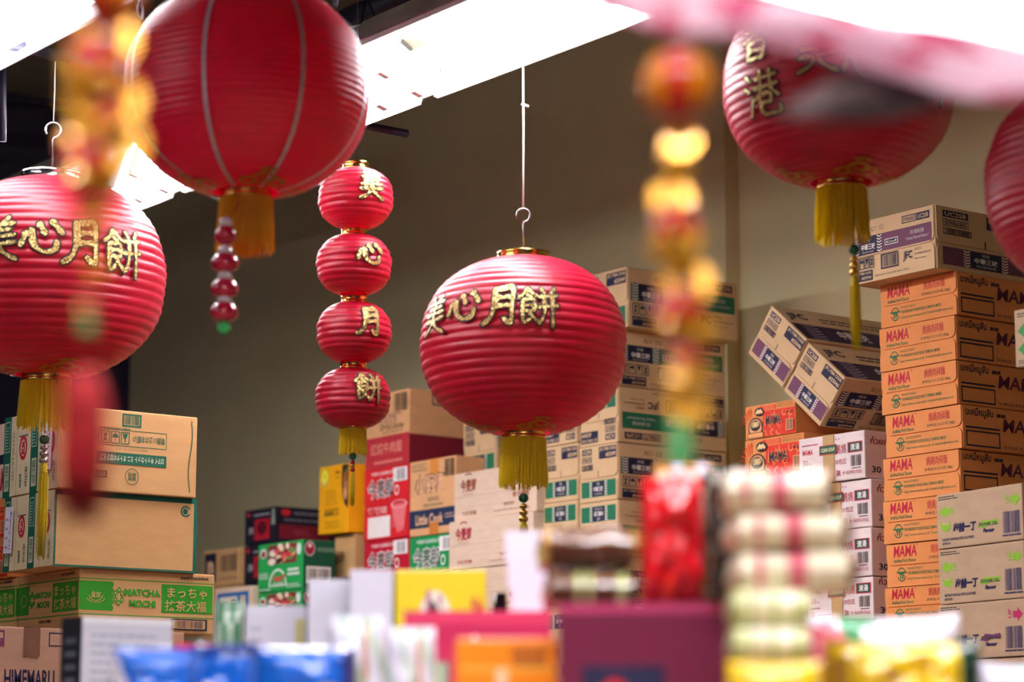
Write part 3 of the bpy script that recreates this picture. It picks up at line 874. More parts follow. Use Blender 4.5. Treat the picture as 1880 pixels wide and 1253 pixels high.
def p_clear(w, h):
    p = Print(w, h); r = '#a5203c'
    p.lines(.05, .82, .30, .87, 1, r, .5).text('MAMA', .06, .62, .22, .74, RED, .018).text('30', .06, .40, .14, .52, r).text('PKGS.', .15, .41, .20, .45, r).lines(.06, .29, .20, .33, 1, r, .6).text('℞', .06, .10, .12, .22, r).lines(.16, .14, .50, .18, 1, r, .6)
    p.text('媽媽', .57, .56, .73, .76, r).rect(.75, .56, .97, .78, r).rect(.765, .58, .955, .76, '#0f4536').text('清湯', .79, .60, .93, .74, '#e8e0dc', .02)
    p.text('30包庄', .56, .34, .73, .46, r).barcode(.79, .27, .95, .50, '#2a2a2a').lines(.81, .22, .94, .25, 1, '#2a2a2a', .6)
    p.text('ЯR', .57, .09, .64, .22, r, .01).text('統一食品有限公司出品', .67, .11, .95, .19, r).text('★ ★ ★', .52, .86, .64, .90, r)
    return p.mesh()
def p_clear_seal(w, h):
    p = Print(w, h); p.rect(0, 0, 1, 1, RED).rect(.04, .08, .96, .92, '#12523c').text('CLEAR SOUP', .1, .3, .9, .7, '#d8cfa0', .02)
    return p.mesh('seal_label')
def p_clear_side(w, h):
    p = Print(w, h); r = '#7a1436'
    p.text('ก๋วยเตี๋ยว', .05, .72, .30, .88, r, .02).text('30', .06, .12, .14, .26, '#1a1a3c', .02).text('MAMA', .4, .4, .8, .7, r, .04)
    return p.mesh()
def p_tomyum(w, h):
    p = Print(w, h); R = '#d8331c'; O = '#e8935a'; K = '#22161a'
    p.rect(.36, .02, .99, .78, R).poly([(.36, .80), (.62, .80), (.62, .95), (.30, .95)], R)
    for i in range(5): p.rect(.36, .81 + i * .03, .60, .822 + i * .03, O)
    rr = random.Random(4)
    for i in range(26):
        x = rr.uniform(.40, .96); y = rr.uniform(.06, .74); s = rr.uniform(.02, .05)
        p.ring(x, y, s, s * w / h, .3, O, 14, a0=rr.uniform(0, 3), a1=rr.uniform(4, 7))
    for i in range(7):
        a = radians(100 + i * 13); p.poly([(.16 + .10 * cos(a), .36 + .22 * sin(a)), (.16 + .24 * cos(a) - .01, .36 + .55 * sin(a)), (.16 + .24 * cos(a) + .015, .36 + .57 * sin(a))], R)
    p.ell(.22, .32, .145, .30, K).ell(.22, .32, .125, .26, '#e0a070').ell(.22, .38, .10, .16, K)
    for i in range(6): p.ring(.17 + i * .02, .40 + .03 * (i % 2), .03, .07, .3, '#f0d090', 12)
    p.rect(.06, .0, .38, .18, '#e9a062').frame(.06, .01, .38, .18, .02, K)
    p.ell(.30, .78, .09, .13, K)
    for i in range(5): p.ell(.25 + .025 * i, .76 + .05 * (i % 2), .022, .045, '#f0c890')
    p.outlined('MAMA', .43, .36, .74, .62, '#1d1a34', '#e8935a', .018, .05)
    p.text('Shrimp Tom Yum Flavour', .66, .90, .98, .96, K).text('30 PKGS. X 2.12 OZ. (60 g.)', .66, .82, .98, .88, K).text('MÌ TÔM', .84, .62, .97, .70, K, .02)
    p.barcode(.84, .12, .96, .42, K, '#e8a070')
    return p.mesh()
def p_chef_lower(w, h):
    p = Print(w, h); K = '#4a3020'
    p.frame(.05, .86, .38, .96, .01, '#8a6a48').lines(.07, .88, .36, .95, 2, '#8a6a48', .4)
    p.rect(.44, .80, .64, 1.0, '#d88a3c').barcode(.76, .74, .98, .97, '#3a3028')
    p.outlined('小厨师', .14, .56, .74, .80, '#f0b890', K, .012, .045)
    p.text('香菇炖鸡面', .40, .44, .64, .50, '#2c4a3a').text('STEWED CHICKEN FLAVOUR', .30, .375, .74, .41, '#2c5a3a', .02)
    p.rect(0, .10, 1, .34, '#20304e').text('Little Cook', .14, .14, .74, .28, '#e8b48c', .03).lines(.78, .20, .99, .28, 2, '#c8a088', .4).rect(.44, 0, .64, .16, '#c87a34')
    return p.mesh()
def p_chef_upper(w, h):
    p = Print(w, h); K = '#3a2a24'
    p.rect(0, 0, 1, .42, '#b8303a').barcode(.66, .72, .95, .96, K)
    p.outlined('小厨师', .34, .56, .78, .70, '#e8b088', K, .012, .045).text('LITTLE COOK', .34, .50, .88, .555, K, .03).text('INSTANT NOODLES', .38, .45, .86, .48, K)
    p.text('红烧牛肉面', .12, .18, .84, .34, '#e08878', .02).lines(.2, .06, .85, .12, 1, '#e08878', .6)
    return p.mesh()
def p_chef_side(w, h):
    p = Print(w, h); K = '#241a34'
    p.rect(0, 0, 1, .40, '#7a1628').frame(.22, .80, .62, .95, .02, K).text('THIS SIDE UP', .25, .83, .59, .92, K, .02)
    p.text('LITTLE COOK', .60, .42, .98, .52, K, .03).text('小厨师', .66, .56, .96, .74, K, .02)
    return p.mesh()
def p_bucket(w, h, back):
    p = Print(w, h); W = '#f4ecea'
    p.text('今麦郎食品有限公司', .16, .90, .66, .95, W, .01)
    p.rect(.66, .78, .97, .97, W).barcode(.73, .80, .92, .95, '#5a5a6a')
    p.outlined('今麦郎', .10, .58, .66, .84, '#20181c', W, .012, .06)
    p.ring(.74, .66, .05, .07, .3, W)
    p.outlined('桶装面', .10, .36, .50, .45, back, W, .01, .05)
    p.rect(.10, .03, .60, .32, W)
    p.poly([(.62, .46), (.97, .48), (.90, .10), (.76, .06)], '#e86a70').ring(.795, .46, .18, .06, .2, '#f0b0b0')
    for i in range(5): p.rect(.66 + .055 * i, .14, .672 + .055 * i, .44, '#f0a0a0')
    return p.mesh()
def p_crate(w, h, col):
    p = Print(w, h)
    p.text('今麦郎', .08, .58, .28, .86, col, .04).text('JINMAILANG', .12, .52, .24, .55, col).ring(.18, .92, .05, .06, .5, col, a0=.3, a1=pi - .3)
    p.text('骨汤弹面', .72, .34, .92, .46, col, .02).text('INSTANT', .62, .20, .74, .26, col, .02).text('Instant Noodles & Seasoning', .50, .08, .92, .14, col)
    p.text('今日·好面', .10, .10, .28, .19, col, .01)
    p.rect(.02, .49, .97, .495, '#8a7462').rect(.02, .26, .97, .263, '#9a8472').rect(.02, .75, .97, .753, '#a8927e')
    return p.mesh()
def p_yellow(w, h):
    p = Print(w, h); K = '#5a3a10'
    p.ell(.18, .83, .12, .13, '#f4e648').ring(.18, .83, .13, .14, .12, '#a8c828').ring(.18, .80, .09, .09, .2, '#e08aa0', a0=pi + .3, a1=2 * pi - .3).text('♥', .15, .82, .21, .88, '#e0a020')
    p.text('1886', .55, .86, .70, .91, K, .02).lines(.56, .80, .70, .83, 1, K, .4)
    p.lines(.24, .42, .66, .66, 5, '#a87414', .3, 7)
    for i in range(5):
        x = .22 + i * .10; p.frame(x, .26, x + .07, .36, .012, K)
        if i in (1, 2): p.ell(x + .035, .29, .025, .03, '#1a2a1c')
        if i == 0: p.ell(x + .03, .29, .03, .035, '#1a5a2c')
    p.lines(.24, .08, .74, .20, 3, '#a87414', .35, 9)
    p.poly([(.80, .98), (1, .98), (1, .34), (.90, .40), (.82, .52), (.78, .68), (.78, .86)], '#2a1a1c')
    p.ell(.91, .68, .07, .22, '#b8784c').ell(.90, .56, .05, .08, '#e0a878').ell(.93, .80, .04, .08, '#8a4a2c').ell(.95, .90, .03, .04, '#4a7a2c')
    return p.mesh()
def p_shin_end(w, h):
    p = Print(w, h); p.ell(.12, .86, .05, .06, '#c8202c').rect(.32, .12, .80, .70, '#b0182c').text('辛', .40, .20, .72, .66, '#1a1218', .05).text('SHIN', .14, .30, .28, .5, '#c0c0c8', .02).lines(.3, .8, .8, .88, 1, '#b0b0b8', .5)
    p.poly([(.86, .5), (.98, .5), (.95, .95), (.88, .95)], '#8a9a8a'); return p.mesh()
def p_shin_side(w, h):
    p = Print(w, h); p.ell(.12, .84, .06, .10, '#c8202c').text('NONGSHIM', .22, .78, .56, .88, '#8a8088', .02).lines(.10, .60, .58, .70, 1, '#6a6470', .7)
    p.rect(.04, .10, .66, .50, '#7a1424').lines(.22, .22, .44, .40, 3, '#a04050', .4).rect(.72, .10, .98, .54, '#7a1424').lines(.62, .86, .98, .9, 1, '#8a8088'); return p.mesh()
def p_soon_end(w, h):
    p = Print(w, h); W = '#e8f0e8'
    p.ell(.12, .80, .07, .10, W).ell(.12, .79, .05, .075, '#a01830')
    p.rect(.22, .56, .86, .96, '#7a3030')
    rr = random.Random(6)
    for i in range(22): p.ell(rr.uniform(.26, .82), rr.uniform(.60, .92), rr.uniform(.04, .09), rr.uniform(.04, .08), rr.choice(['#c8303c', '#e8b878', '#f0e0d0', '#3a1a20', '#d85050', '#e8d8a8', '#6a8a4a']), 10)
    p.ell(.92, .82, .05, .12, '#d8e8e0').poly([(.46 + .20 * cos(pi * k / 12), .10 + .36 * sin(pi * k / 12)) for k in range(13)], W)
    p.poly([(.46 + .17 * cos(pi * k / 12), .12 + .30 * sin(pi * k / 12)) for k in range(13)], '#2a9a4c').text('Soon', .36, .20, .56, .34, '#d82848', .05).ell(.60, .30, .03, .04, '#c82838').text('순라면', .34, .10, .58, .18, W, .02)
    p.lines(.04, .28, .26, .42, 3, W, .4, 2).lines(.68, .30, .94, .48, 2, W, .6, 5).lines(.04, .04, .30, .10, 1, W).lines(.66, .06, .96, .16, 2, W); return p.mesh()
def p_soon_side(w, h):
    p = Print(w, h); p.ell(.20, .82, .16, .15, '#d8c8c8').ell(.20, .82, .14, .13, '#8a1428').ell(.20, .88, .05, .04, '#e8d8d8').text('NONGSHIM', .44, .76, .96, .86, '#7a9a80', .02)
    p.rect(.10, .12, .86, .46, '#d8d8d0').barcode(.14, .17, .82, .42, '#1a1a1a'); return p.mesh()
def p_n(w, h):
    p = Print(w, h); p.rect(.03, .12, .36, .92, '#201c30').text('n', .11, .34, .29, .70, '#d8b48c', .06).barcode(.48, .38, .96, .82, '#4a3c34').lines(.48, .18, .96, .26, 1, '#6a5444'); return p.mesh()
def p_bluebox(w, h):
    p = Print(w, h); B = '#2c6aa8'
    p.rect(.08, .84, .92, .91, B).rect(.08, .10, .14, .91, B).rect(.62, .10, .70, .91, B).rect(.84, .10, .92, .91, B).rect(.14, .14, .62, .82, '#e4dccc').text('公', .22, .50, .40, .74, '#6a5a4a', .02).text('日', .46, .54, .58, .78, '#6a5a4a', .02); return p.mesh()
def p_demae(w, h, ac='#86b82a', bc='#86b82a', tilt=True):
    p = Print(w, h); K = '#1c1a44'
    p.lines(.03, .88, .26, .96, 2, '#3a3430', .5, 3)
    p.poly([(.04, .66), (.11, .78), (.11, .72), (.17, .72), (.17, .60), (.11, .60), (.11, .54)], ac).text('UP', .185, .58, .225, .74, ac, .02, rot=90)
    p.poly([(.98, .72), (.92, .84), (.92, .78), (.87, .78), (.87, .66), (.92, .66), (.92, .60)], ac).text('UP', .815, .66, .855, .82, ac, .02, rot=90)
    p.poly([(.11 + .06 * cos(-pi * k / 14), .44 + .14 * sin(-pi * k / 14)) for k in range(15)], ac).ell(.11, .44, .058, .025, '#c4a880').ring(.11, .44, .06, .03, .3, ac)
    p.text('出前一丁', .20, .26, .47, .44, K, .05, shear=.1)
    p.poly([(.48, .31), (.55, .42), (.64, .40), (.72, .42), (.73, .34), (.62, .33), (.56, .29)], bc).text('SESAME OIL', .50, .32, .72, .38, '#3a3a30', .04).text('Flavour', .55, .20, .68, .27, K, .05, shear=.2)
    p.text('INSTANT NOODLE WITH SOUP BASE', .07, .13, .44, .18, K, .02).text('即席拉麺', .07, .06, .17, .105, K, .02)
    p.barcode(.78, .14, .97, .52, '#2a2a5c').lines(.77, .09, .98, .125, 1, '#2a2a5c', .7); return p.mesh()
def p_left_top(w, h):
    p = Print(w, h); G = '#14563e'
    p.frame(.44, .80, .58, .96, .022, G).barcode(.455, .83, .565, .935, G)
    p.frame(.27, .56, .77, .76, .008, G).icons(.285, .585, .50, .735, 3, G)
    p.text('取扱い上のお願い', .52, .615, .755, .70, G, .02, rot=180).lines(.28, .765, .5, .785, 1, G, .6).text('毎度ありがとうございます', .40, .515, .63, .54, G, rot=180)
    p.rect(.26, .34, .77, .48, G).text('12マイ キットカット ミニ オトナの甘さ 抹茶', .28, .37, .75, .45, '#dcd4bc', .02, rot=180)
    p.frame(.26, .17, .34, .25, .012, G).text('12入', .27, .185, .33, .235, G, .01, rot=180).ring(.52, .20, .05, .10, .08, G).text('業務\n専用', .49, .15, .55, .25, G, .01, rot=180)
    for i in range(14):
        y = .06 + i * .063; x = .945 - .012 * sin(i * .45); p.rect(x, y, x + .006, y + .066, G)
    return p.mesh()
def p_left_low(w, h):
    p = Print(w, h); G = '#0f5a48'
    p.rect(0, .93, 1, 1, G).rect(0, 0, .012, 1, G).rect(.975, 0, 1, 1, G).rect(0, 0, 1, .025, G)
    p.ring(.915, .82, .037, .075, .28, G, a0=.5, a1=2 * pi - .5).ell(.912, .82, .018, .04, G); return p.mesh()
def p_left_end(w, h, top=True):
    p = Print(w, h); G = '#0f5a48'; R = '#b81c38'
    for k in (0, 1):
        a = .5 * k; s = lambda x: a + x * .5
        p.rect(s(.0), 0, s(.26), 1, G).frame(s(.04), .56, s(.22), .94, .01, '#bcd0b8').lines(s(.07), .6, s(.19), .9, 8, '#bcd0b8', .3).rect(s(.05), .08, s(.22), .42, '#c8c8a8').barcode(s(.07), .1, s(.2), .4, G, vert=True)
        p.text('2017.05 LA7343', s(.32), .2, s(.40), .8, '#8a8a70', rot=270).rect(s(.485), 0, s(.495), 1, '#9a9278')
        p.ring(s(.72), .58, .07, .15, .3, R).text('Kit', s(.66), .50, s(.78), .66, R, .05, rot=90).text('0916180', s(.80), .10, s(.90), .34, G, rot=90).text('mini', s(.60), .1, s(.68), .26, G, .02, rot=90)
        p.lines(s(.56), .72, s(.9), .76, 1, G)
    return p.mesh()
def p_import_tag(w, h):
    p = Print(w, h); p.text('U.S. Trading', .62, .08, .84, .9, '#4a3a5c', .01, rot=90).lines(.15, .1, .5, .9, 4, '#b0a8b8', .3); return p.mesh()
def p_matcha_side(w, h):
    p = Print(w, h); G = '#2e8a1e'; T = '#caa06a'
    p.rect(0, .83, 1, .845, G).rect(0, .255, 1, .27, G).rect(0, .33, .235, .80, G).rect(.60, .33, .985, .80, G)
    for i in range(5): p.ell(.235, .37 + i * .095, .012, .045, G)
    p.ring(.12, .57, .05, .09, .12, T, a0=pi, a1=2 * pi).text('皇族', .085, .53, .155, .63, T, .01).ring(.12, .55, .07, .10, .1, T, a0=pi + .3, a1=2 * pi - .3)
    for i in range(6):
        a = pi / 3 * i + .5; p.ell(.285 + .028 * cos(a), .565 + .105 * sin(a), .014, .045, G).ell(.285 + .028 * cos(a), .565 + .105 * sin(a), .006, .02, T)
    p.text('MATCHA', .325, .58, .59, .70, G, .05).text('MOCHI', .36, .40, .555, .52, G, .05)
    p.text('まっちゃ', .64, .58, .94, .75, T, .01).text('抹茶大福', .625, .36, .935, .54, T, .01)
    p.text('A4-07 / 026309HK', .735, .89, .955, .94, '#2a2018', .04)
    p.rect(.67, .06, .945, .24, NAVY).rect(.685, .08, .93, .22, '#c09868').barcode(.70, .09, .915, .21, NAVY).text('0 41-11821 02630 6', .70, .02, .92, .045, '#2a2018'); return p.mesh()
def p_matcha_end(w, h):
    p = Print(w, h); G = '#2e8a1e'; T = '#c8a468'
    p.rect(0, .83, 1, .85, G).rect(0, .25, 1, .27, G).rect(0, .32, .18, .80, G).rect(.57, .32, .99, .80, G)
    p.ring(.09, .56, .05, .10, .14, T)
    for i in range(6):
        a = pi / 3 * i + .5; p.ell(.23 + .035 * cos(a), .56 + .10 * sin(a), .02, .045, G)
    p.text('MATCHA', .29, .57, .56, .68, G, .05).text('MOCHI', .32, .41, .52, .52, G, .05).text('まっちゃ', .60, .58, .95, .75, T, .01).text('抹茶大福', .60, .36, .96, .54, T, .01)
    p.text('A4-07 026309HK', .70, .90, .93, .945, '#2a2018', .04).text('ROYAL FAMILY', .36, .16, .58, .21, '#2a2018', .02); return p.mesh()
def p_himemaru(w, h):
    p = Print(w, h); K = '#211a3c'
    p.rect(.09, .78, .18, .96, '#7a3050').text('岩屋', .095, .80, .175, .94, '#c8a48c', .03).frame(.375, .80, .56, .95, .012, K).text('JFC', .45, .84, .50, .91, K, .01)
    p.text('HIMEMARU', .185, .34, .405, .54, K, .02).text('JAPANESE RICE CRACKER', .08, .16, .52, .30, K, .01); return p.mesh()

# ================================================================== CARTONS ALONG THE WALL
C_or = card('orange', '#dd8d50'); C_tan = card('tan', '#c49a68'); C_pale = card('pale', '#d8bea6'); C_white = card('white_clay', '#e2d0cc')
C_peach = card('peach', '#dda877'); C_grey = card('dun', '#b99c7e'); C_jfc = card('kraft_light', '#cfae84')
def rj(a): return random.uniform(-a, a)
ORD1 = ['first', 'second', 'third', 'fourth', 'fifth', 'sixth', 'seventh', 'eighth', 'ninth', 'tenth', 'eleventh']
ORD = ['top', 'second', 'third', 'fourth', 'fifth', 'sixth', 'seventh', 'eighth', 'ninth', 'tenth', 'eleventh']
def column(U, xn, xl, ys, xr=None, d=None, w=None, base=RACK):
    """A stack: near edge, far-left edge, tops seen at the near edge. Yields (i, U, V, z, d, w, h)."""
    ym = (ys[0] + ys[-1]) / 2
    V = on_u(xn, ym, U).y
    if w is None: w = on_u(xl, ym, U).y - V
    if d is None: d = on_v(xr, ym, V).x - U
    zs = [on_u(xn, y, U).z for y in ys]
    h = zs[-2] - zs[-1]
    n = max(0, round((zs[-1] - base) / h))
    if n:
        hb = (zs[-1] - base) / n
        for k in range(n): zs.append(zs[-1] - hb)
    zs[-1] = base + .0012
    return [(i, U, V, zs[i + 1] + .001, d, w, zs[i] - zs[i + 1] - .0022) for i in range(len(zs) - 1)]
# orange pork noodle cartons
_pm = None
for i, U, V, z, d, w, h in column(U0, 1764, 1622, [495, 577, 660, 742, 824, 906, 988, 1070], d=.56):
    if _pm is None: _pm = (p_pork_end(w, h), p_pork_side(d, h)); h0, w0 = h, w
    carton('noodle_carton', 'orange noodle carton with red lettering, %s from the top of the tall orange stack' % ORD1[i], 'carton', 'orange cartons in the tall stack',
           U + rj(.006), V + rj(.008), z, d, w, h, C_or, {'L': _pm[0], 'F': _pm[1]}, 'L', .5, rj(.012))
    if i == 0: ztop_pork = z + h
# purple-band carton on top of them
N = on_z(1719, 492, ztop_pork + .0006)
w = on_u(1566, 470, N.x).y - N.y; h = on_u(1714, 376, N.x).z - N.z
PUR, GRB = '#6a3a55', '#1c6a4a'
carton('ramen_carton', 'kraft carton with purple band lying on top of the tall orange stack', 'carton', 'purple-band ramen cartons', N.x, N.y, N.z, .36, w, h, C_jfc,
       {'L': p_jfc_side(w, h, PUR, '098680', '#25046'), 'F': p_jfc_end(.36, h, PUR, '098680', '#25046')}, 'LF', .42)
# cartons with green arrows in front
NB = P(1879, 1000, 5.65); Ud, Vd = NB.x, NB.y
zs = [on_u(1879, y, Ud).z for y in (885, 991, 1098)]
hd = zs[0] - zs[1]; wd = .318
zs = zs + [zs[-1] - hd]; nb = max(1, round((zs[-1] - RACK) / hd)); zs += [RACK + (zs[-1] - RACK) * (nb - 1 - k) / nb for k in range(nb)]
dm = [p_demae(wd, hd), p_demae(wd, hd, '#b8285c', '#6a2a5c')]
for i in range(len(zs) - 1):
    lab = ['beige carton with green UP arrows, top of the short stack before the orange cartons', 'beige carton with green UP arrows, second in the short stack before the orange cartons',
           'beige carton with pink UP arrow, third in the short stack before the orange cartons'][i] if i < 3 else 'beige carton at the foot of the short stack, %s from its top' % ORD[i]
    carton('noodle_carton', lab, 'carton', 'beige cartons with UP arrows', Ud + rj(.004), Vd, zs[i + 1] + .0008, .22, wd, zs[i] - zs[i + 1] - .0018, C_grey, {'L': dm[1] if i == 2 else dm[0]}, None, yaw=radians(-8) + rj(.01))
# carton at the right edge on plain cartons
NE = P(1863, 620, 5.30)
zt = on_u(1863, 570, NE.x).z; zb_ = on_u(1863, 676, NE.x).z
p = Print(.30, zt - zb_); p.lines(.03, .86, .3, .95, 2, '#3a3430', .5)
for yy in (.62, .30): p.poly([(.03, yy), (.10, yy + .14), (.10, yy + .07), (.20, yy + .07), (.20, yy - .07), (.10, yy - .07), (.10, yy - .14)], '#2f8a3c')
p.lines(.03, .05, .3, .13, 2, '#3a3430', .5)
carton('noodle_carton', 'beige carton with two green arrows at the right edge of the view', 'carton', None, NE.x, NE.y - .30, zb_, .25, .30, zt - zb_, C_grey, {'L': p.mesh()}, None)
hh = (zb_ - RACK) / 2
for k in range(2):
    carton('plain_carton', ['plain beige carton just inside the right edge, under the green-arrow carton', 'lower plain beige carton at the right edge, at the foot of its stack'][k], 'carton', None,
           NE.x + .012, NE.y - .318, RACK + hh * (1 - k), .26, .30, hh, C_grey, None, 'L')
# clear soup cartons
m_tape = mat('packing_tape_film', '#c4a070', rough=.18, var=.08, scale=30, coat=.5)
_pc = None
for i, U, V, z, d, w, h in column(U0, 1597, 1470, [787, 877, 967, 1058], d=.42):
    w -= .012
    if _pc is None: _pc = (p_clear(w, h), p_clear_side(d, h), p_clear_seal(w * .26, h * .2))
    o = carton('noodle_carton', 'white carton with red characters and green seal, %s from the top of its stack' % ORD1[i], 'carton', 'white clear-soup cartons',
               U + rj(.006), V + (.0 if i else .012), z, d, w, h, C_white, {'L': _pc[0], 'F': _pc[1]}, None, yaw=rj(.015), tape=('L', .38, .55, 0, 1, m_tape))
    put_print(_pc[2], o, face_matrix('L', d, w, .0026) @ Matrix.Translation((w * .33, h * .58, 0)), 'seal_label')
    if i == 0: ztop_clear, V_clear, w_clear = z + h, V, w
# two cartons leaning together
UQ = U0 + .02
tl = on_u(1418, 564, UQ); tr = on_u(1484, 624.5, UQ); tr2 = on_u(1554, 695, UQ); br2 = on_u(1517, 792, UQ)
ang = atan2(-(tr2.z - tl.z), -(tr2.y - tl.y))
wq = (Vector((tr2.y - tl.y, tr2.z - tl.z)).length) / 2; hq = Vector((br2.y - tr2.y, br2.z - tr2.z)).length
dq = .46
def lean_z(v):      # underside of the leaning pair at a place along the wall
    return br2.z + (v - br2.y) * math.tan(ang)
# tom yum cartons
_pt = None
for i, U, V, z, d, w, h in column(U0, 1467, 1353, [716, 790, 865, 940], d=.45):
    if i == 0:
        V += .035; w -= .035; h = min(h, lean_z(V + .012) - z - .006)
    if i < 2: _pt = p_tomyum(w - .012, h)
    carton('noodle_carton', 'orange carton with red bowl drawing, %s from the top behind the white cartons' % ORD1[i], 'carton', 'orange cartons with bowl drawing',
           U + .03 + rj(.004), V + .012, z, d, w - .012, h, C_or, {'L': _pt}, None, yaw=rj(.006))
pe = p_jfc_end(wq, hq, PUR, '098680', '#25046'); ps = p_jfc_side(dq, hq, PUR, '098680', '#25046')
yv = Vector((0, cos(ang), sin(ang))); zv = Vector((0, -sin(ang), cos(ang)))
for k, (a, lab) in enumerate(((tr, 'upper of two kraft cartons with purple bands leaning askew against the orange stack'), (tr2, 'lower of two kraft cartons with purple bands leaning askew against the orange stack'))):
    base = a - zv * hq + yv * .0015
    o = carton('ramen_carton', lab, 'carton', 'purple-band ramen cartons', base.x, base.y, base.z, dq, wq - .003, hq, C_jfc, {'L': pe, 'F': ps}, 'L', .42, roll=ang)
    ptop = Print(dq, wq); ptop.rect(.01, .05, .98, .50, '#33203e').hatch(.08, .05, .20, .50, '#33203e', '#8a7a86').text('中華三昧', .34, .18, .60, .42, '#e0d8d8', .02).text('JFC', .04, .60, .20, .82, NAVY, .03).lines(.3, .62, .9, .8, 2, NAVY, .35).hatch(.72, .05, .84, .50, '#33203e', '#8a7a86')
    put_print(ptop.mesh(), o, Matrix(((1, 0, 0, -dq / 2), (0, 1, 0, -wq / 2), (0, 0, 1, hq), (0, 0, 0, 1))))
# green-band ramen cartons: two columns side by side, one more on top
_pj = {}
def jfc_prints(d, w, h, flip):
    k = (round(d, 2), round(w, 2), round(h, 2), flip)
    if k not in _pj: _pj[k] = {'L': p_jfc_end(w, h, GRB, '098670', '#25049', flip, 'UC2PB'), 'F': p_jfc_side(d, h, GRB, '098670', '#25049', flip, 'UC2PB')}
    return _pj[k]
zrow = {}
for i, U, V, z, d, w, h in column(U0, 1137, 1066, [603, 708, 812, 917, 1022], xr=1334):
    carton('ramen_carton', 'kraft carton with green band, %s from the top of the column beside the pier' % ORD1[i], 'carton', 'green-band ramen cartons',
           U + rj(.004), V, z, d, w - .002, h, C_jfc, jfc_prints(d, w - .002, h, i % 2 == 1), 'L', .42, rj(.006))
    if i == 0: zj = z + h; Vj = V; dj = d; wj = w
for i, U, V, z, d, w, h in column(U0, 1063, 999, [708, 812, 917, 1022], d=dj):
    carton('ramen_carton', 'kraft carton with green band, %s in the column just left of the pier column' % ORD[i], 'carton', 'green-band ramen cartons',
           U + rj(.004), V + .002, z, d, w - .002, h, C_jfc, jfc_prints(d, w - .002, h, i % 2 == 0), 'L', .42, rj(.006))
N = on_z(1154, 600, zj + .0006)
w = on_u(1075, 560, N.x).y - N.y; d = on_v(1354, 560, N.y).x - N.x; h = on_u(1155, 489, N.x).z - N.z
carton('ramen_carton', 'topmost kraft carton with green band, jutting out over its column by the pier', 'carton', 'green-band ramen cartons', N.x, N.y, N.z, d, w, h, C_jfc, jfc_prints(d, w, h, False), 'L', .42)
for i, U, V, z, d, w, h in column(U0 + .12, 912, 852, [766, 868, 970], d=.38):
    carton('ramen_carton', 'kraft carton with green label behind the dun cartons, %s of its column' % ORD[i], 'carton', 'green-band ramen cartons',
           U, V, z, d, w, h, C_jfc, jfc_prints(d, w, h, False), 'L', .42)
# dun cartons
for i, U, V, z, d, w, h in column(U0 - .03, 985, 832, [846, 939, 1033], d=.14):
    carton('noodle_carton', 'dun carton with red-brown characters, %s of the stack below the middle lantern' % ORD[i], 'carton', 'dun cartons with red-brown characters',
           U - (.012 if i else 0), V, z, d, w, h, C_pale, {'L': p_crate(w, h, '#8a4a34' if i == 0 else '#a0203a')}, None, yaw=rj(.01))
# chef cartons, red and green bucket-noodle cartons
C_redc = card('red', '#d3202c', .05); C_crim = card('crimson', '#b5102e', .05); C_grnc = card('green', '#138a4a', .05); C_yel = card('yellow', '#f0a80c', .04); C_blk = card('black', '#1c1826', .1); C_soon = card('leaf_green', '#1f9a4a', .05); C_dgrn = card('dark_green', '#0d4a30', .05)
cl = column(U0, 836, 752, [835, 977, 1120], d=.115)
i, U, V, z, d, w, h = cl[0]
carton('noodle_carton', 'peach carton with navy band and brown characters, beside the red carton', 'carton', None, U, V, z, d, w, h, C_peach, {'L': p_chef_lower(w, h)})
i, U, V, z, d, w, h = cl[1]
carton('noodle_carton', 'green carton with black characters outlined white, under the peach carton', 'carton', 'bucket noodle cartons', U, V, z, d, w, h, C_grnc, {'L': p_bucket(w, h, '#138a4a')})
Vc, wc = V, w
for t in cl[2:]:
    carton('noodle_carton', 'plain tan carton under the green carton with black characters', 'carton', None, t[1], t[2], t[3], t[4], t[5], t[6], C_tan)
cl = column(U0 + .005, 751, 669, [851, 985, 1122], d=.35)
i, U, V, z, d, w, h = cl[0]
V = max(V, Vc + wc + .004)
carton('noodle_carton', 'bright red carton with black characters outlined white and a cup drawing', 'carton', 'bucket noodle cartons', U, V, z, d, w, h, C_redc, {'L': p_bucket(w, h, '#d3202c')}, 'L', .48)
zred = z + h
i, _, _, z, d, w, h = cl[1]
carton('noodle_carton', 'crimson carton with black characters outlined white, under the bright red carton', 'carton', 'bucket noodle cartons', U, V, z, d, w, h, C_crim, {'L': p_bucket(w, h, '#b5102e')})
for t in cl[2:]:
    carton('noodle_carton', 'plain tan carton under the crimson carton', 'carton', None, U, V, t[3], t[4], t[5], t[6], C_tan)
Vr, wr = V, w
hu = on_u(748, 713, U).z - zred
carton('noodle_carton', 'tan carton with red lower band and barcode on top of the bright red carton', 'carton', None, U, V + .003, zred, .42, w - .006, hu, C_peach, {'L': p_chef_upper(w - .006, hu), 'F': p_chef_side(.42, hu)})
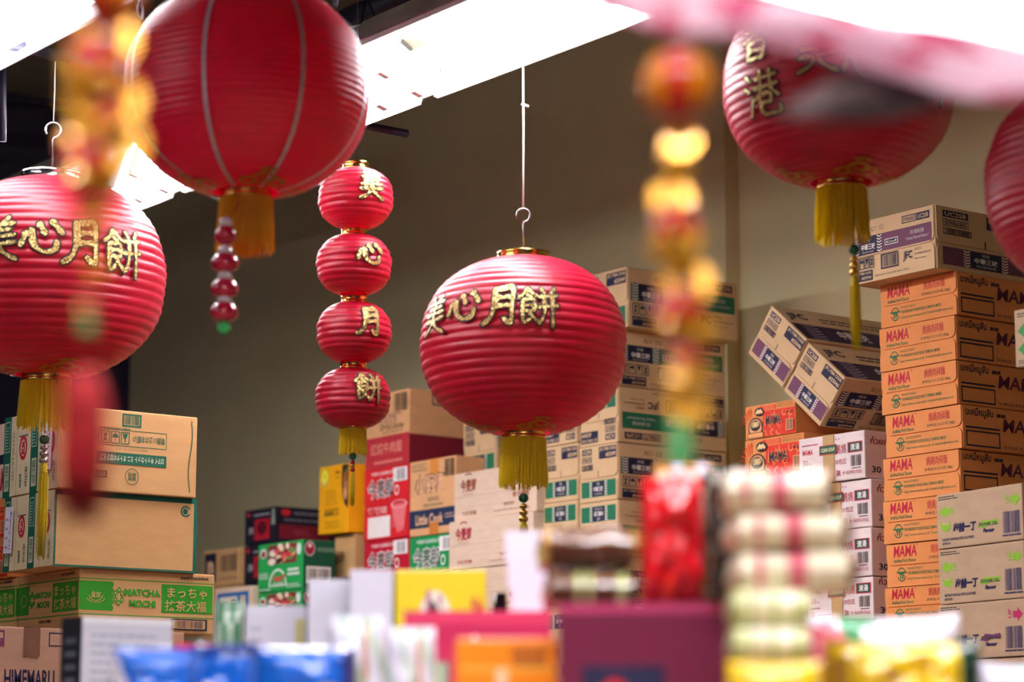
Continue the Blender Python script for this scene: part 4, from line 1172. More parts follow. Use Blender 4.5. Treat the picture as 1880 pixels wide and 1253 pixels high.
# yellow carton on a tan one
Uy = U0 - .05; Vy = Vr + wr + .02
zy0, zy1 = on_u(669, 975, Uy).z, on_u(669, 847, Uy).z
wy = on_u(580, 930, Uy).y - Vy
wt = wy * .62
ptn = Print(wt, zy0 - RACK); K = '#3a3028'; ptn.text('8', .06, .84, .13, .92, K, .02).text('GLUTEN', .18, .85, .46, .91, K, .02).lines(.28, .72, .95, .78, 1, K, .8).lines(.18, .62, .95, .67, 1, K, .8)
carton('noodle_carton', 'tan carton with small black print under the yellow carton', 'carton', None, Uy + .03, Vy, RACK + .0005, .2, wt, zy0 - RACK - .001, C_tan, {'L': ptn.mesh()})
carton('noodle_carton', 'tilted yellow carton with round emblem and dark bowl picture', 'carton', None, Uy, Vy, zy0 + .004, .2, wy, zy1 - zy0, C_yel, {'L': p_yellow(wy, zy1 - zy0)}, None, yaw=radians(-3), roll=radians(1.2))
# green and black noodle cartons
for i, U, V, z, d, w, h in column(U0 - .2, 556, 474, [990, 1082], xr=615):
    carton('noodle_carton', ['leaf green carton with food picture, near the black cartons', 'second leaf green carton, below the one beside the black cartons', 'third leaf green carton, at the foot of its stack', 'lowest leaf green carton of its stack'][i], 'carton', 'leaf green cartons', U, V, z, d, w, h, C_soon, {'L': p_soon_end(w, h)}, None)
    o = [q for q in COL.objects if q.get('category') == 'carton'][-1]
    mb = MB(); mb.box(-d / 2 + .002, -w / 2 - .0015, .002, d / 2 - .002, -w / 2, h - .002, C_dgrn); mb.build('side_panel', o)['label'] = 'dark green side panel'
    put_print(p_soon_side(d, h), o, face_matrix('F', d, w, .0016))
    if i == 0: Ug, Vg, wg, dg = U, V, w, d
Ub = Ug + dg + .03
for i, U, V, z, d, w, h in column(Ub, 506, 449, [929, 996, 1066], d=.34):
    carton('noodle_carton', 'black carton with red panels behind the leaf green cartons, %s of its stack' % ORD[i], 'carton', 'black noodle cartons', U, V, z, d, w, h, C_blk, {'L': p_shin_end(w, h), 'F': p_shin_side(d, h)})
    Vb, wb = V, w
for i, U, V, z, d, w, h in column(Ub - .02, 452, 388, [1002, 1072], d=.3):
    V = max(V, Vb + wb + .006)
    carton('noodle_carton', 'tan carton with navy square logo left of the black cartons' if i == 0 else 'plain tan carton under the navy-square carton, %s of its stack' % ORD[i], 'carton', None, U, V, z, d, w, h, C_tan, {'L': p_n(w, h) if i == 0 else None})
for i, U, V, z, d, w, h in column(Ug - .02, 466, 398, [1074, 1180], d=.15):
    if i > 0: w -= .002
    V = max(V, Vg + wg + .006)
    carton('snack_carton', ['cream carton with blue frame print in front of the navy-square carton', 'lower cream carton with blue frame print', 'lowest cream carton with blue frame print'][min(i, 2)], 'carton', None, U, V, z, d, w, h, C_pale, {'L': p_bluebox(w, h)})

# ================================================================== CARTONS ON THE LEFT
C_lt = card('honey', '#c69a66'); C_him = card('rose_kraft', '#b68d74')
zs_l = 1.70
NH = P(-70, 1200, 5.75); zh = on_v(20, 1151, NH.y).z
carton('cracker_carton', 'brown carton with dark HIMEMARU lettering, at the foot of the left stack', 'carton', None, NH.x, NH.y, zs_l, .60, .46, zh - zs_l, C_him,
       {'F': p_himemaru(.60, zh - zs_l)}, None, tape=('F', .265, .335, .68, 1.0, mat('brown_tape', '#7a5340', rough=.3, var=.1)))
carton('cracker_carton', 'brown carton behind the HIMEMARU carton at the foot of the left stack', 'carton', None, NH.x + .2, NH.y + .47, zs_l, .45, .46, zh - zs_l, C_him)
NM = P(145, 1095, 6.0)
zm1 = on_u(145.5, 1043, NM.x).z
wm = on_u(36, 1075, NM.x).y - NM.y; dm_ = on_v(394, 1080, NM.y).x - NM.x; hm = zm1 - zh
pm1, pm2 = p_matcha_end(wm, hm), p_matcha_side(dm_, hm)
carton('mochi_carton', 'tan carton with green MATCHA MOCHI print under the green-edged carton', 'carton', 'matcha mochi cartons', NM.x, NM.y, zh, dm_, wm, hm, C_lt, {'L': pm1, 'F': pm2}, None)
carton('mochi_carton', 'second MATCHA MOCHI carton at the left edge behind the first', 'carton', 'matcha mochi cartons', NM.x, NM.y + wm + .02, zh, dm_, wm, hm - .003, C_lt, {'L': pm1, 'F': pm2}, None)
U, V, _, d, w, _h = near_box(99.5, 898, 1043, 9, 361.5, D=5.97)
z2 = on_u(100, 898, U).z
C_cream = card('cream_end', '#d9c9a2')
C_import = mat('import_sticker_paper', '#ebe6f0', rough=.6, var=.03)
m_sw = w
o = carton('wafer_carton', 'tan carton with dark green edges, second from the top of the left stack', 'carton', 'cartons with green and cream ends', U, V, zm1, d, w, z2 - zm1, C_lt, {'F': p_left_low(d, z2 - zm1)}, None)
def cream_end(o, d, w, h, stick):
    mb = MB(); mb.box(-d / 2 - .0015, -w / 2 + .002, .002, -d / 2, w / 2 - .002, h - .002, C_cream); mb.build('end_panel', o)['label'] = 'cream end panel with green bands'
    put_print(p_left_end(w, h), o, face_matrix('L', d, w, .0016))
    mb = MB(); sw, shh = w * .17, h * .62; mb.box(0, 0, 0, sw, shh, .0006, C_import)
    s = mb.build('import_sticker', o); s['label'] = 'white paper import sticker'
    s.matrix_local = face_matrix('L', d, w, .006) @ Matrix.Translation((w * stick, h * .25, 0)) @ Matrix.Rotation(-.04, 4, 'Z')
    put_print(p_import_tag(sw, shh), s, Matrix.Translation((0, 0, .0006)), 'sticker_print')
cream_end(o, d, w, z2 - zm1, .03)
U, V, _, d, w, _h = near_box(110, 743, 893, 9, 362, D=5.99)
z1 = on_u(111, 743, U).z
o = carton('wafer_carton', 'top carton of the left stack with upside-down green print', 'carton', 'cartons with green and cream ends', U, V, z2, d, w, z1 - z2, C_lt, {'F': p_left_top(d, z1 - z2)}, None)
cream_end(o, d, w, z1 - z2, .72)
# cartons glimpsed behind the left stack
zq = zh + hm - .0015
hq1 = .105
for k in range(2):
    carton('noodle_carton', ['lower orange carton glimpsed at the left edge behind the left stack', 'upper orange carton glimpsed at the left edge behind the left stack'][k], 'carton', 'orange cartons with bowl drawing', NM.x - .02, NM.y + wm + .03, zq + k * hq1, .33, .27, hq1, C_or, {'L': p_tomyum(.27, hq1)})
ptn = Print(.27, .2); ptn.rect(0, .45, 1, .58, NAVY).text('MAMA', .6, .1, .95, .4, RED, .04)
carton('noodle_carton', 'tan carton with dark stripe at the left edge behind the left stack', 'carton', None, NM.x - .02, NM.y + wm + .03, zq + 2 * hq1, .33, .27, .2, C_pale, {'L': ptn.mesh()})
# ================================================================== GOODS ON THE DISPLAY TABLE IN FRONT
TZ = 1.62
YAWC = -math.atan2(.6, .8)     # turned to face the aisle
def aisle(x, y):               # aisle-aligned coordinates: x to the right, y away
    return Vector((.8 * x + .6 * y, -.6 * x + .8 * y, 0))
tb = empty('display_table', aisle(0, 3.35), 'low display table carrying the blurred goods in front', 'table', None, YAWC)
mb = MB(); mb.box(-1.15, -1.05, TZ - .031, 1.15, 1.05, TZ - .001, m_ply); mb.build('table_top', tb)
for sx in (-1, 1):
    for sy in (-1, 1):
        mb = MB(); mb.box(sx * 1.08 - .03, sy * .98 - .03, 0, sx * 1.08 + .03, sy * .98 + .03, TZ - .032, m_rack); mb.build('leg', tb)

def plastic(col, rough=.16, var=.05, bump=0):
    n = 'film_' + col.lstrip('#') + ('r%d' % int(rough * 100))
    return mat(n, col, rough=rough, var=var, scale=20, spec=.5, coat=.3, bump=bump, bscale=40)
def table_box(name, label, cat, x0, x1, yt, D, depth, material, front=None, base=TZ, group=None, yaw=0, lid=None):
    a = P(x0, yt, D); b = P(x1, yt, D)
    w = (b - a).length; h = a.z - base
    o = carton(name, label, cat, group, a.x, a.y, base + .0005, w, depth, h - .0005, material, {'F': front(w, h) if front else None}, None, yaw=YAWC + yaw)
    return o, w, h
def bag(name, label, cat, c, w, h, t, colf, seed=1, lying=False, crimp='x', yaw=0, tilt=0, group=None, wr=.12, nx=30, ny=20, full=False):
    """A sealed film bag: two bulging skins with wrinkles and crimped, zig-zag ends. colf(u, v) names the film at a spot."""
    mb = MB(); cell = {}
    for side in (1, -1):
        vs = []
        for j in range(ny + 1):
            for i in range(nx + 1):
                u, v = i / nx, j / ny
                a = abs(2 * u - 1); b = abs(2 * v - 1)
                pa, pb = ((24, 18) if full else (6, 3)) if crimp == 'x' else (3, 6)
                q = max(0, 1 - a ** pa) ** .6 * max(0, 1 - b ** pb) ** .6
                n = noise.noise((u * 5 + seed * 3.1, v * 5, seed + side)) * wr + noise.noise((u * 14 + seed, v * 13, seed * 2 + side)) * wr * .55
                z = side * t / 2 * q * (1 + n * 1.6) + side * .0004
                x = (u - .5) * w; y = (v - .5) * h
                if crimp == 'x' and (u < .06 or u > .94): z += .0015 * (1 if j % 2 else -1)
                if crimp == 'y' and (v < .06 or v > .94): z += .0015 * (1 if i % 2 else -1)
                x *= 1 - .05 * b ** 2 * (crimp != 'x'); y *= 1 - .08 * (1 - a ** 2) * (crimp == 'x')
                vs.append((x, y, z))
        by = {}
        for j in range(ny):
            for i in range(nx):
                f = (j * (nx + 1) + i, j * (nx + 1) + i + 1, (j + 1) * (nx + 1) + i + 1, (j + 1) * (nx + 1) + i)
                if side < 0: f = f[::-1]
                by.setdefault(colf((i + .5) / nx, (j + .5) / ny), []).append(f)
        o0 = len(mb.v); first = True
        for m_, fs in by.items():
            if first: mb.add(vs, fs, m_, True); first = False
            else:
                k = mb.m(m_)
                for f in fs: mb.f.append(tuple(x + o0 for x in f)); mb.mi.append(k); mb.sm.append(True)
    me = mb.mesh(name)
    o = obj(name, me)
    if lying: R = Matrix.Rotation(YAWC + yaw, 3, 'Z') @ Matrix.Rotation(tilt, 3, 'X')
    else: R = Matrix.Rotation(YAWC + yaw, 3, 'Z') @ Matrix.Rotation(pi / 2 + tilt, 3, 'X')
    o.rotation_euler = R.to_euler(); o.location = c
    return tag(o, label, cat, group)
def bag_at(name, label, cat, x0, x1, yt, D, t, colf, base=TZ, **k):
    a = P(x0, yt, D); b = P(x1, yt, D); w = (b - a).length; h = a.z - base
    c = (a + b) / 2; c.z = base + h / 2
    c += aisle(0, t / 2)
    return bag(name, label, cat, c, w, h, t, colf, **k)
Wf = plastic('#e9e6f0'); Wf2 = plastic('#d9d8e8', .22); Gf = plastic('#3f8a5a'); Gp = plastic('#a9c4ae', .25); Rf = plastic('#c4101c'); Bf = plastic('#0e56b8'); Bd = plastic('#0b2a6e'); Yf = plastic('#f2cc0a'); Of = plastic('#ef8a0a')
Brn = plastic('#5a3212'); Dk = plastic('#1c0f14', .1); Mar = plastic('#7a1436', .3); Pk = plastic('#c83a62', .3); Cr = plastic('#efe4c4', .14); Lg = plastic('#b7c27a', .2); Tan = plastic('#a8703a', .2); DG = plastic('#12362a', .2); PinkT = plastic('#c85a6a', .3); Gd = plastic('#c0912a', .15)
C_wh = card('bleached', '#dcdcea', .03); C_mar = mat('maroon_gloss_board', '#5c1030', rough=.35, var=.06, scale=8); C_org = mat('orange_gloss_board', '#ee8410', rough=.35, var=.06, scale=8); C_ylw = mat('yellow_gloss_board', '#ecd21c', rough=.35, var=.05, scale=8); C_pnk = mat('pink_red_gloss_board', '#b82450', rough=.3, var=.06, scale=8)

# white carton with dark side (squared to the room)
U, V, _, d, w, _h = near_box(150, 1132, 1253, 112, 316, D=4.0)
h = on_u(150, 1132, U).z - TZ
pf = Print(d, h); pf.lines(.10, .30, .9, .92, 9, '#aab4c8', .3, 5).rect(.72, .70, .92, .78, '#c8c0a0').rect(0, .95, 1, 1, '#f4f4fa').rect(.2, .2, .9, .23, '#8aa0c8')
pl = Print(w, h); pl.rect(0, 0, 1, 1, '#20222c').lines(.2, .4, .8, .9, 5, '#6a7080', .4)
carton('white_carton', 'white carton with dark end and faint lines, lower left in front', 'carton', None, U, V, TZ, d, w, h, C_wh, {'F': pf.mesh(), 'L': pl.mesh()})
bag_at('snack_bag', 'small green and white bag beside the matcha carton', 'bag', 392, 448, 1104, 3.9, .035, lambda u, v: Gp if (int(u * 7) + int(v * 6)) % 3 else (Yf if v < .5 and u > .6 else Gf), seed=3, crimp='y')
def pf_wh(w, h):
    p = Print(w, h); p.lines(.08, .5, .3, .9, 5, '#b8b8cc', .3).rect(.82, .0, .98, .9, '#c8c48a').lines(.4, .3, .7, .4, 1, '#ccccdc'); return p.mesh()
table_box('white_carton', 'small white carton right of the green and white bag', 'carton', 452, 562, 1112, 3.85, .14, C_wh, pf_wh)
table_box('white_carton', 'plain white carton, left of the taller one before the leaf green cartons', 'carton', 566, 642, 1064, 3.75, .16, C_wh, lambda w, h: Print(w, h).lines(.1, .4, .5, .5, 1, '#c0c0d4').mesh())
table_box('white_carton', 'tall plain white carton beside the yellow box', 'carton', 642, 722, 1046, 3.68, .16, C_wh, lambda w, h: Print(w, h).rect(.7, .1, .9, .3, '#c8a86a').mesh())
def pf_yel(w, h):
    p = Print(w, h); p.ell(.44, .66, .20, .22, '#f0ecd8'); rr = random.Random(5)
    for i in range(16): p.ell(rr.uniform(.32, .60), rr.uniform(.48, .84), rr.uniform(.02, .05), rr.uniform(.03, .06), rr.choice(['#5a4a4a', '#8a5a6a', '#2a3030', '#c88aa0', '#d8d8c8']), 10)
    p.ell(.76, .62, .07, .10, '#e8c8d8').ell(.12, .62, .05, .07, '#e0a0b0').rect(.0, .30, 1, .40, '#f0eee8').text('珍味', .84, .5, .97, .86, '#d03848', .03); return p.mesh()
table_box('snack_box', 'bright yellow box with picture of mushrooms in front of the red cartons', 'box', 726, 892, 1046, 3.68, .10, C_ylw, pf_yel)
# small dark bottle with a green bow, behind
bb = empty('gift_bottle', P(918, 1100, 4.1).xy.to_3d() + Vector((0, 0, TZ)), 'small dark bottle with a shiny green bow behind the yellow box', 'bottle')
mb = MB(); zt = P(918, 1090, 4.1).z - TZ; mb.lathe([(.001, 0), (.028, 0), (.03, .01), (.03, zt * .6), (.012, zt * .78), (.011, zt), (.001, zt)], Dk, 20); mb.build('bottle_body', bb)
for s in (-1, 1):
    mb = MB(); vs = []
    for i in range(13):
        a = 2 * pi * i / 12; x = s * (.018 - .016 * cos(a)); z = zt * .86 + .013 * sin(a)
        vs += [Vector((x * .8, -x * .6, z)) + aisle(0, -.02).xyz, Vector((x * .8, -x * .6, z)) + aisle(0, -.006).xyz]
    mb.add(vs, [(2 * i, 2 * i + 2, 2 * i + 3, 2 * i + 1) for i in range(12)], plastic('#0f7a50', .1), True); mb.build('bow_loop', bb)
# pale film bags
def pale(u, v): return Gp if (u * 3 + v * 2) % 1.3 < .35 else (Tan if .62 < u < .72 and v > .4 else (Wf2 if (u * 5) % 1 < .5 else Wf))
bag_at('snack_bag', 'clear pale bag with green and tan patches, behind the blue bags', 'bag', 598, 706, 1128, 3.10, .06, pale, seed=9, crimp='y')
bag_at('snack_bag', 'pale bag partly hidden by the pink box, behind the blue bags', 'bag', 704, 800, 1150, 3.02, .05, pale, seed=12, crimp='y')
bag_at('snack_bag', 'small red and white packet by the white dark-ended carton', 'bag', 316, 392, 1180, 3.6, .03, lambda u, v: Rf if v > .8 else Wf, seed=13, crimp='y')
bag_at('snack_bag', 'shiny blue bag leaning at the lower left', 'bag', 196, 352, 1188, 2.82, .08, lambda u, v: Wf if (.35 < u + v * .5 < .5) else Bf, seed=21, crimp='y', yaw=.15)
bag_at('snack_bag', 'shiny blue bag in the middle of the blue bags', 'bag', 342, 468, 1180, 2.98, .07, lambda u, v: Wf if (.3 < u < .45 and .3 < v < .6) else (Bd if v > .85 else Bf), seed=22, crimp='y', yaw=-.1)
bag_at('snack_bag', 'wide blue bag at the bottom left of the pink box', 'bag', 458, 652, 1186, 2.82, .10, lambda u, v: Wf2 if (.66 < u < .8 and .3 < v < .6) else (Bd if u > .86 else Bf), seed=23, crimp='y')
# pink-red box with white paper bundles on it
def pf_pink(w, h):
    p = Print(w, h); p.rect(0, .90, 1, 1, '#c83058').ell(.48, .62, .045, .20, '#f4eef8').rect(.0, .25, .30, .62, '#8aa08a').ell(.16, .50, .10, .16, '#c0c8a8'); return p.mesh()
ob, wp, hp = table_box('gift_box', 'pink-red box with a white oval spot, behind the orange box', 'box', 742, 1012, 1122, 3.2, .26, C_pnk, pf_pink)
zp = TZ + hp
pb = P(968, 1120, 3.26)
nb_ = empty('paper_bundle', (pb.x, pb.y, zp), 'stack of white folded paper bundles beside the brown snack bags', 'paper', None, YAWC)
htot = P(968, 976, 3.26).z - zp
m_paper = mat('white_paper', '#e6e0f0', rough=.7, var=.04, scale=20)
for k in range(3):
    mb = MB(); hw = (.026, .0265, .028)[2 - k]; z0 = htot * k / 3; x0 = (.006, 0, -.004)[k]
    n = 7
    for i in range(n):
        a = z0 + htot / 3 * i / n; mb.box(-hw + x0 + rj(.001), -.02, a + .0004, hw + x0 + rj(.001), .035, a + htot / 3 / n, m_paper)
    mb.build('bundle', nb_)
# orange box
def pf_org(w, h):
    p = Print(w, h); p.rect(.05, .68, .95, .72, '#f4b040').ell(.46, .62, .06, .10, '#f8c8a0').rect(.55, .72, .9, .92, '#a85a10').rect(.62, .36, .95, .5, '#c87810').rect(0, .05, .4, .25, '#e8a0a0').lines(.6, .1, .9, .3, 3, '#a85a10', .4); return p.mesh()
table_box('snack_box', 'orange box at the bottom middle', 'box', 836, 1022, 1172, 2.85, .12, C_org, pf_org)
# maroon box and the brown snack bags on it
def pf_mar(w, h):
    p = Print(w, h); p.rect(.14, 0, .62, .55, '#101034').ell(.33, .24, .11, .22, '#b8101c').rect(0, .93, 1, 1, '#a03058'); return p.mesh()
om, wm_, hm_ = table_box('gift_box', 'maroon box with navy panel and red disc, bottom middle', 'box', 1024, 1338, 1108, 2.75, .30, C_mar, pf_mar, yaw=-.07)
zm_ = TZ + hm_
def brown(u, v): return PinkT if v > .82 else (Gd if noise.noise((u * 6, v * 5, 3.3)) > .22 else Brn)
for k, (x0, x1, y0, y1, D, lab) in enumerate(((1000, 1168, 1040, 1106, 2.82, 'lower brown snack bag with red edge on the maroon box'), (990, 1168, 966, 1042, 2.82, 'upper brown snack bag with red edge on the maroon box'))):
    a = P(x0, y1, D); b = P(x1, y1, D); t = P(x0, y0, D).z - P(x0, y1, D).z
    zc = zm_ + .002 + t / 2 + (.0 if k == 0 else t * .98)
    c = (a + b) / 2 + aisle(0, .07); c.z = zc
    bag('snack_bag', lab, 'bag', c, (b - a).length, .15, t * .88, brown if k else (lambda u, v: Rf if u < .45 and v > .3 else (Lg if noise.noise((u * 7, v * 6, 8.1)) > .2 else Brn)), seed=31 + k, lying=True, crimp='x', group='brown snack bags', full=True, wr=.2, yaw=.05)
# red pouch and dark foil bag
zr = zm_
a = P(1190, 1100, 2.70)
bag_at('candy_pouch', 'glossy red pouch standing beside the dark foil bag', 'bag', 1178, 1322, 872, 2.80, .08, lambda u, v: Rf if noise.noise((u * 3, v * 3, 1.5)) < .35 else plastic('#e03020', .1), base=zm_, seed=41, crimp='y', wr=.3)
bag_at('candy_pouch', 'dark crinkled foil bag of sweets between the red pouch and the cream packets', 'bag', 1288, 1366, 858, 2.74, .05, lambda u, v: Dk if noise.noise((u * 5, v * 6, 4.2)) < .12 else (Brn if noise.noise((u * 9, v * 9, 2)) < .1 else plastic('#7a7a6a', .08)), base=zm_, seed=43, crimp='y', wr=.5)
bag_at('candy_pouch', 'brown foil packet with silver bits lying behind the red pouch', 'bag', 1200, 1312, 848, 2.93, .05, lambda u, v: Tan if noise.noise((u * 8, v * 8, 4)) < .1 else Wf2, base=zm_, seed=44, crimp='y', wr=.5)
# cream noodle packets, stacked
def creamf(u, v):
    if u > .90: return Lg if v > .4 else Brn
    n = noise.noise((u * 6, v * 4, 7.7))
    return PinkT if (n > .05 and .12 < u < .85 and (v < .30 or v > .9)) else Cr
base = TZ
rows = [(1345, 1485, 1150, 1222, 2.50), (1345, 1490, 1082, 1152, 2.52), (1352, 1575, 1010, 1086, 2.55), (1350, 1562, 938, 1014, 2.55), (1338, 1540, 858, 942, 2.55)]
ztops = [P(1400, r[2], r[4]).z for r in rows]
nlow = 2
hz = (P(1400, 1222, 2.5).z - TZ) / nlow
names = ['lowest cream packet, hidden under the stack', 'cream packet low in the stack, just above the yellow bag', 'fourth cream noodle packet from the top of the packet stack', 'narrow green-cream packet, third from the bottom of the packet stack', 'third cream noodle packet from the top of the packet stack', 'second cream noodle packet from the top of the packet stack', 'top cream noodle packet of the packet stack']
bands = [(1345, 1485, TZ, TZ + hz, 2.5)] + [(1345, 1485, TZ + hz, TZ + 2 * hz, 2.5)] + [(r[0], r[1], P(1400, r[3], r[4]).z, P(1400, r[2], r[4]).z, r[4]) for r in rows]
prev = TZ
for k, (x0, x1, z0, z1, D) in enumerate(bands[:]):
    a = P(x0, 1000, D); b = P(x1, 1000, D); c = (a + b) / 2 + aisle(0, .06); t = z1 - prev
    c.z = prev + t / 2; prev = z1
    bag('noodle_packet', names[k], 'packet', c, (b - a).length, .13, t * .86, creamf if k > 3 else (lambda u, v: Lg if noise.noise((u * 5, v * 5, 2.2)) < .05 else Cr), seed=51 + k, lying=True, crimp='x', group='cream noodle packets', full=True, wr=.14, yaw=rj(.08) if k > 3 else 0)
# white patterned bag, yellow bag, pale bag
def patt(u, v):
    n = noise.noise((u * 5, v * 4, 9.4))
    if u < .28 and v > .25 and n > 0: return PinkT
    if .2 < u < .42 and n < -.02: return Gf
    if .36 < u < .62 and v < .62: return plastic('#b06048', .25)
    return Wf
bag_at('snack_bag', 'white bag with green and brown pattern above the yellow bag', 'bag', 1488, 1770, 1124, 3.02, .07, patt, seed=61, crimp='x', wr=.2)
bag_at('snack_bag', 'bright yellow bag with dark green end at the bottom right', 'bag', 1520, 1812, 1172, 2.6, .085, lambda u, v: DG if u > .82 else (Yf if noise.noise((u * 6, v * 5, 5)) < .3 else Gd), seed=62, crimp='x', wr=.25)
bag_at('snack_bag', 'low yellow bag under the cream packets at the bottom', 'bag', 1340, 1515, 1212, 2.38, .06, lambda u, v: Yf if v > .3 else Gd, seed=63, crimp='x', wr=.15)
bag_at('snack_bag', 'pale bag in the bottom right corner', 'bag', 1800, 1960, 1212, 3.3, .07, lambda u, v: Wf2, seed=64, crimp='x')

# ================================================================== CHARMS AND BANNER NEAR THE CAMERA
m_shred = mat('red_lacquer', '#d0101c', rough=.2, var=.08, scale=40, coat=.6, translucent=.3)
m_gfoil = mat('gold_foil', '#f2a818', rough=.2, metal=.35, var=.25, scale=60, coat=.5)
m_gpl = mat('gold_lacquer', '#ff9c10', rough=.2, metal=0, var=.15, scale=40, coat=.5, translucent=.35)
def ingot(parent, p, s, rot=0, m=None):
    mb = MB(); vs = []; fs = []; n = 18
    for j, (rx, ry, z) in enumerate(((.30, .20, -.42), (.55, .36, -.2), (.80, .40, .10), (1.0, .34, .45), (.62, .26, .12), (.36, .25, .22), (.0, .0, .42))):
        for k in range(n):
            a = 2 * pi * k / n; up = .12 * cos(2 * a) if j in (2, 3) else 0
            vs.append((rx * s * cos(a), ry * s * sin(a), (z + up) * s))
    for j in range(6):
        for k in range(n):
            k2 = (k + 1) % n; fs.append((j * n + k, j * n + k2, (j + 1) * n + k2, (j + 1) * n + k))
    mb.add(vs, fs, m or m_gfoil, True)
    o = mb.build('gold_ingot', parent, p); o.rotation_euler = (rot * .3, rot * .5, YAWC + rot)
def cracker(parent, p, L, r, ax, bx):
    mb = MB(); mb.lathe([(.0005, -L / 2), (r, -L / 2), (r, L / 2), (.0005, L / 2)], m_shred, 14); 
    o = mb.build('firecracker', parent, p); o.rotation_euler = (ax, bx, 0)
    for s in (-1, 1):
        mb = MB(); mb.lathe([(r * 1.04, s * L * .38 - L * .08), (r * 1.04, s * L * .38 + L * .08)], m_gfoil, 14); mb.build('gold_band', o)
def coin(parent, p, r, rot):
    mb = MB(); n = 24; q = r * .34; t = r * .1
    for zz, fl in ((t, 1), (-t, 0)):
        vs = [(r * cos(2 * pi * k / n), r * sin(2 * pi * k / n), zz) for k in range(n)]
        sq = [(q, q, zz), (-q, q, zz), (-q, -q, zz), (q, -q, zz)]
        fs = []
        for i in range(4):
            ks = [(3 + i * 6 + j) % n for j in range(7)]
            fs.append(tuple(ks) + (n + (i + 1) % 4, n + i))
        mb.add(vs + sq, fs if fl else [f[::-1] for f in fs], m_gfoil)
    mb.lathe([(r, -t), (r, t)], m_gfoil, n)
    o = mb.build('gold_coin', parent, p); o.rotation_euler = (pi / 2 - .25 + rot * .2, 0, YAWC + rot)
def charm(label, D, ball, ball_r, items, top_y=-400):
    o0 = P(ball[0], ball[1], D)
    t = empty('lucky_charm_string', o0, label, 'ornament', 'gold and red charm strings near the camera')
    s = D / FPX
    mb = MB(); mb.sphere((0, 0, 0), ball_r * s, m_shred, 28, 18); mb.build('red_ball', t)
    # gold relief panels on the ball
    for k in range(4):
        mb = MB(); vs = []; a0 = YAWC - pi / 2 + radians(40 + 90 * k); n = 10
        for j in range(n + 1):
            for i in range(n + 1):
                lo = a0 + (i / n - .5) * 1.05 * (1 - (2 * j / n - 1) ** 2 * .75); la = (j / n - .5) * 2.0
                r = ball_r * s * 1.03; vs.append((r * cos(la) * cos(lo), r * cos(la) * sin(lo), r * sin(la)))
        mb.add(vs, [(j * (n + 1) + i, j * (n + 1) + i + 1, (j + 1) * (n + 1) + i + 1, (j + 1) * (n + 1) + i) for j in range(n) for i in range(n)], m_gpl, True)
        mb.build('gold_panel', t)
    pts = [P(ball[0], top_y, D) - o0, Vector((0, 0, 0))]
    for kind, x, y, sz in items:
        p = P(x, y, D) - o0; pts.append(p)
        sz *= 1.25
        if kind == 'ingot': ingot(t, p, sz * s, rot=(y * .7) % 1.2 - .6)
        elif kind == 'cracker':
            for q in range(4):
                a = q * pi / 2 + y * .1; cracker(t, p + Vector((cos(a), sin(a), 0)) * sz * s * .42, sz * s * 1.5, sz * s * .34, .35 * cos(a), .35 * sin(a))
        elif kind == 'coin': coin(t, p, sz * s, (y * .37) % 1.0 - .5)
        elif kind == 'bead':
            mb = MB(); mb.sphere(p, sz * s, m_green2); mb.build('green_bead', t)
        elif kind == 'tassel':
            obj('tassel', tassel_mesh(sz * s, 270 * s, m_redth, n=60, seed=5), t, p)
    mb = MB(); mb.tube(pts, .0011, m_redth, 6); mb.build('cord', t)
    return t
charm('blurred string of gold ingots and firecrackers under a red ball, right of middle', 1.9, (1245, 155), 66,
      [('coin', 1250, 258, 26), ('ingot', 1240, 312, 34), ('coin', 1232, 366, 30), ('cracker', 1240, 415, 42), ('ingot', 1246, 470, 48), ('coin', 1262, 520, 36), ('cracker', 1248, 572, 44), ('ingot', 1272, 610, 46), ('cracker', 1260, 655, 30), ('ingot', 1262, 705, 40), ('coin', 1262, 745, 30), ('bead', 1250, 792, 18), ('bead', 1250, 834, 20)])
charm('blurred string of gold ingots and firecrackers with red tassel, upper left', 1.72, (198, -18), 60,
      [('coin', 196, 70, 44), ('cracker', 176, 118, 58), ('ingot', 168, 168, 64), ('coin', 214, 190, 42), ('cracker', 200, 214, 44), ('ingot', 178, 238, 62), ('coin', 210, 262, 46), ('cracker', 166, 298, 54), ('ingot', 188, 340, 46), ('coin', 172, 372, 30), ('cracker', 168, 420, 22), ('ingot', 176, 500, 20), ('cracker', 162, 560, 18), ('bead', 160, 600, 13), ('tassel', 156, 690, 34)])

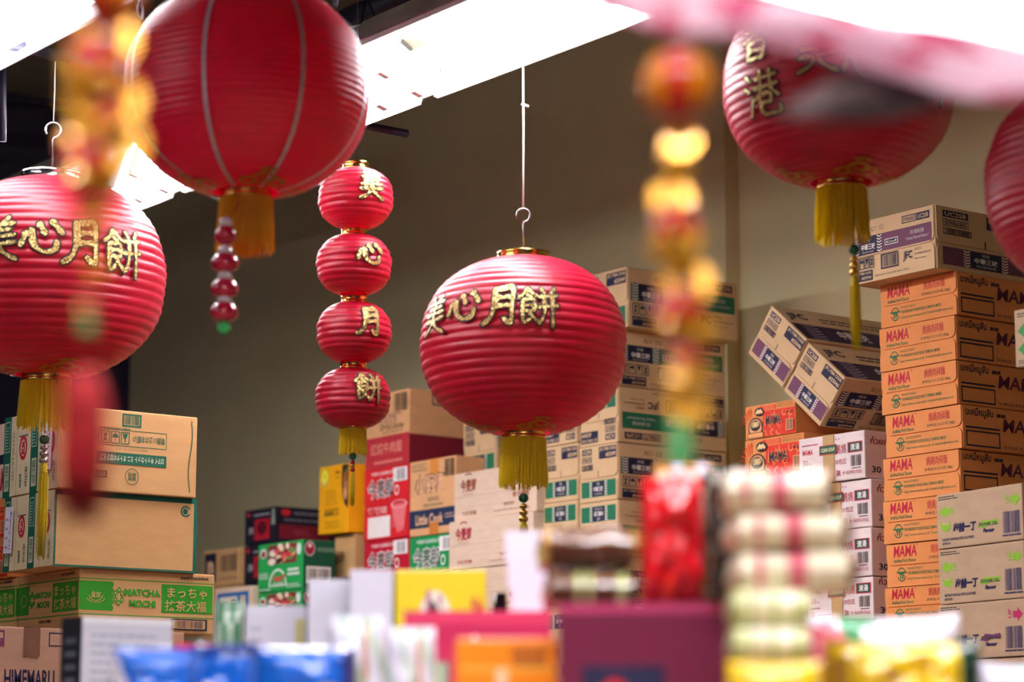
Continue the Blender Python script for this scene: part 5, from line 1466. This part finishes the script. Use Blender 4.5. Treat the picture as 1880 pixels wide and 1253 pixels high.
# pink banner strip hung across the top right, its dark lining showing where it curls
def strip(upper, lower, D, thick, material, name, parent, o0, amp=.012, n=40, spots=None):
    up = smooth_poly(upper, 10); lo = smooth_poly(lower, 10); m = min(len(up), len(lo))
    def samp(l, t):
        x = t * (len(l) - 1); i = min(int(x), len(l) - 2); f = x - i
        return l[i][0] + (l[i + 1][0] - l[i][0]) * f, l[i][1] + (l[i + 1][1] - l[i][1]) * f
    vs = []; mm_ = 8; mb = MB()
    for side in (0, 1):
        for i in range(n + 1):
            t = i / n; a = samp(up, t); b = samp(lo, t)
            for j in range(mm_ + 1):
                q = j / mm_; d = D + amp * sin(t * 9 + q * 2) + amp * .8 * (q - .5) ** 2 * 4 + side * thick
                vs.append(P(a[0] + (b[0] - a[0]) * q, a[1] + (b[1] - a[1]) * q, d) - o0)
    S = (n + 1) * (mm_ + 1); by = {}
    for side in (0, 1):
        for i in range(n):
            for j in range(mm_):
                k = side * S + i * (mm_ + 1) + j; f = (k, k + 1, k + mm_ + 2, k + mm_ + 1)
                mt = material
                if spots and noise.noise((i * .22, j * .35, 6.1)) > .24: mt = spots
                by.setdefault(mt, []).append(f if side == 0 else f[::-1])
    first = True
    for mt, fs in by.items():
        if first: mb.add(vs, fs, mt, True); first = False
        else:
            k = mb.m(mt)
            for f in fs: mb.f.append(f); mb.mi.append(k); mb.sm.append(True)
    return mb.build(name, parent)
ob0 = P(1500, 60, 1.9)
bn = empty('cloth_banner', ob0, 'pale pink cloth banner with red patches sagging across the top right, out of focus', 'banner')
m_cloth = mat('pale_pink_cloth', '#f2d3de', rough=.8, var=.06, scale=20, sheen=.3, translucent=.5); m_cloth2 = mat('rose_red_print_cloth', '#cf5f84', rough=.8, var=.06, scale=20, translucent=.5)
m_lining = mat('dark_brown_lining', '#43302e', rough=.85, var=.1, scale=20)
strip([(1060, -70), (1280, -30), (1460, 5), (1600, 30), (1760, 52), (1960, 95)], [(1090, 20), (1220, 56), (1360, 72), (1500, 100), (1640, 140), (1800, 182), (1960, 175)], 1.9, .004, m_cloth, 'banner_cloth', bn, ob0, spots=m_cloth2)
strip([(1420, 206), (1490, 168), (1570, 130), (1650, 140), (1750, 172)], [(1424, 216), (1490, 220), (1580, 226), (1670, 212), (1752, 184)], 1.93, .004, m_lining, 'dark_lining', bn, ob0, amp=.006)
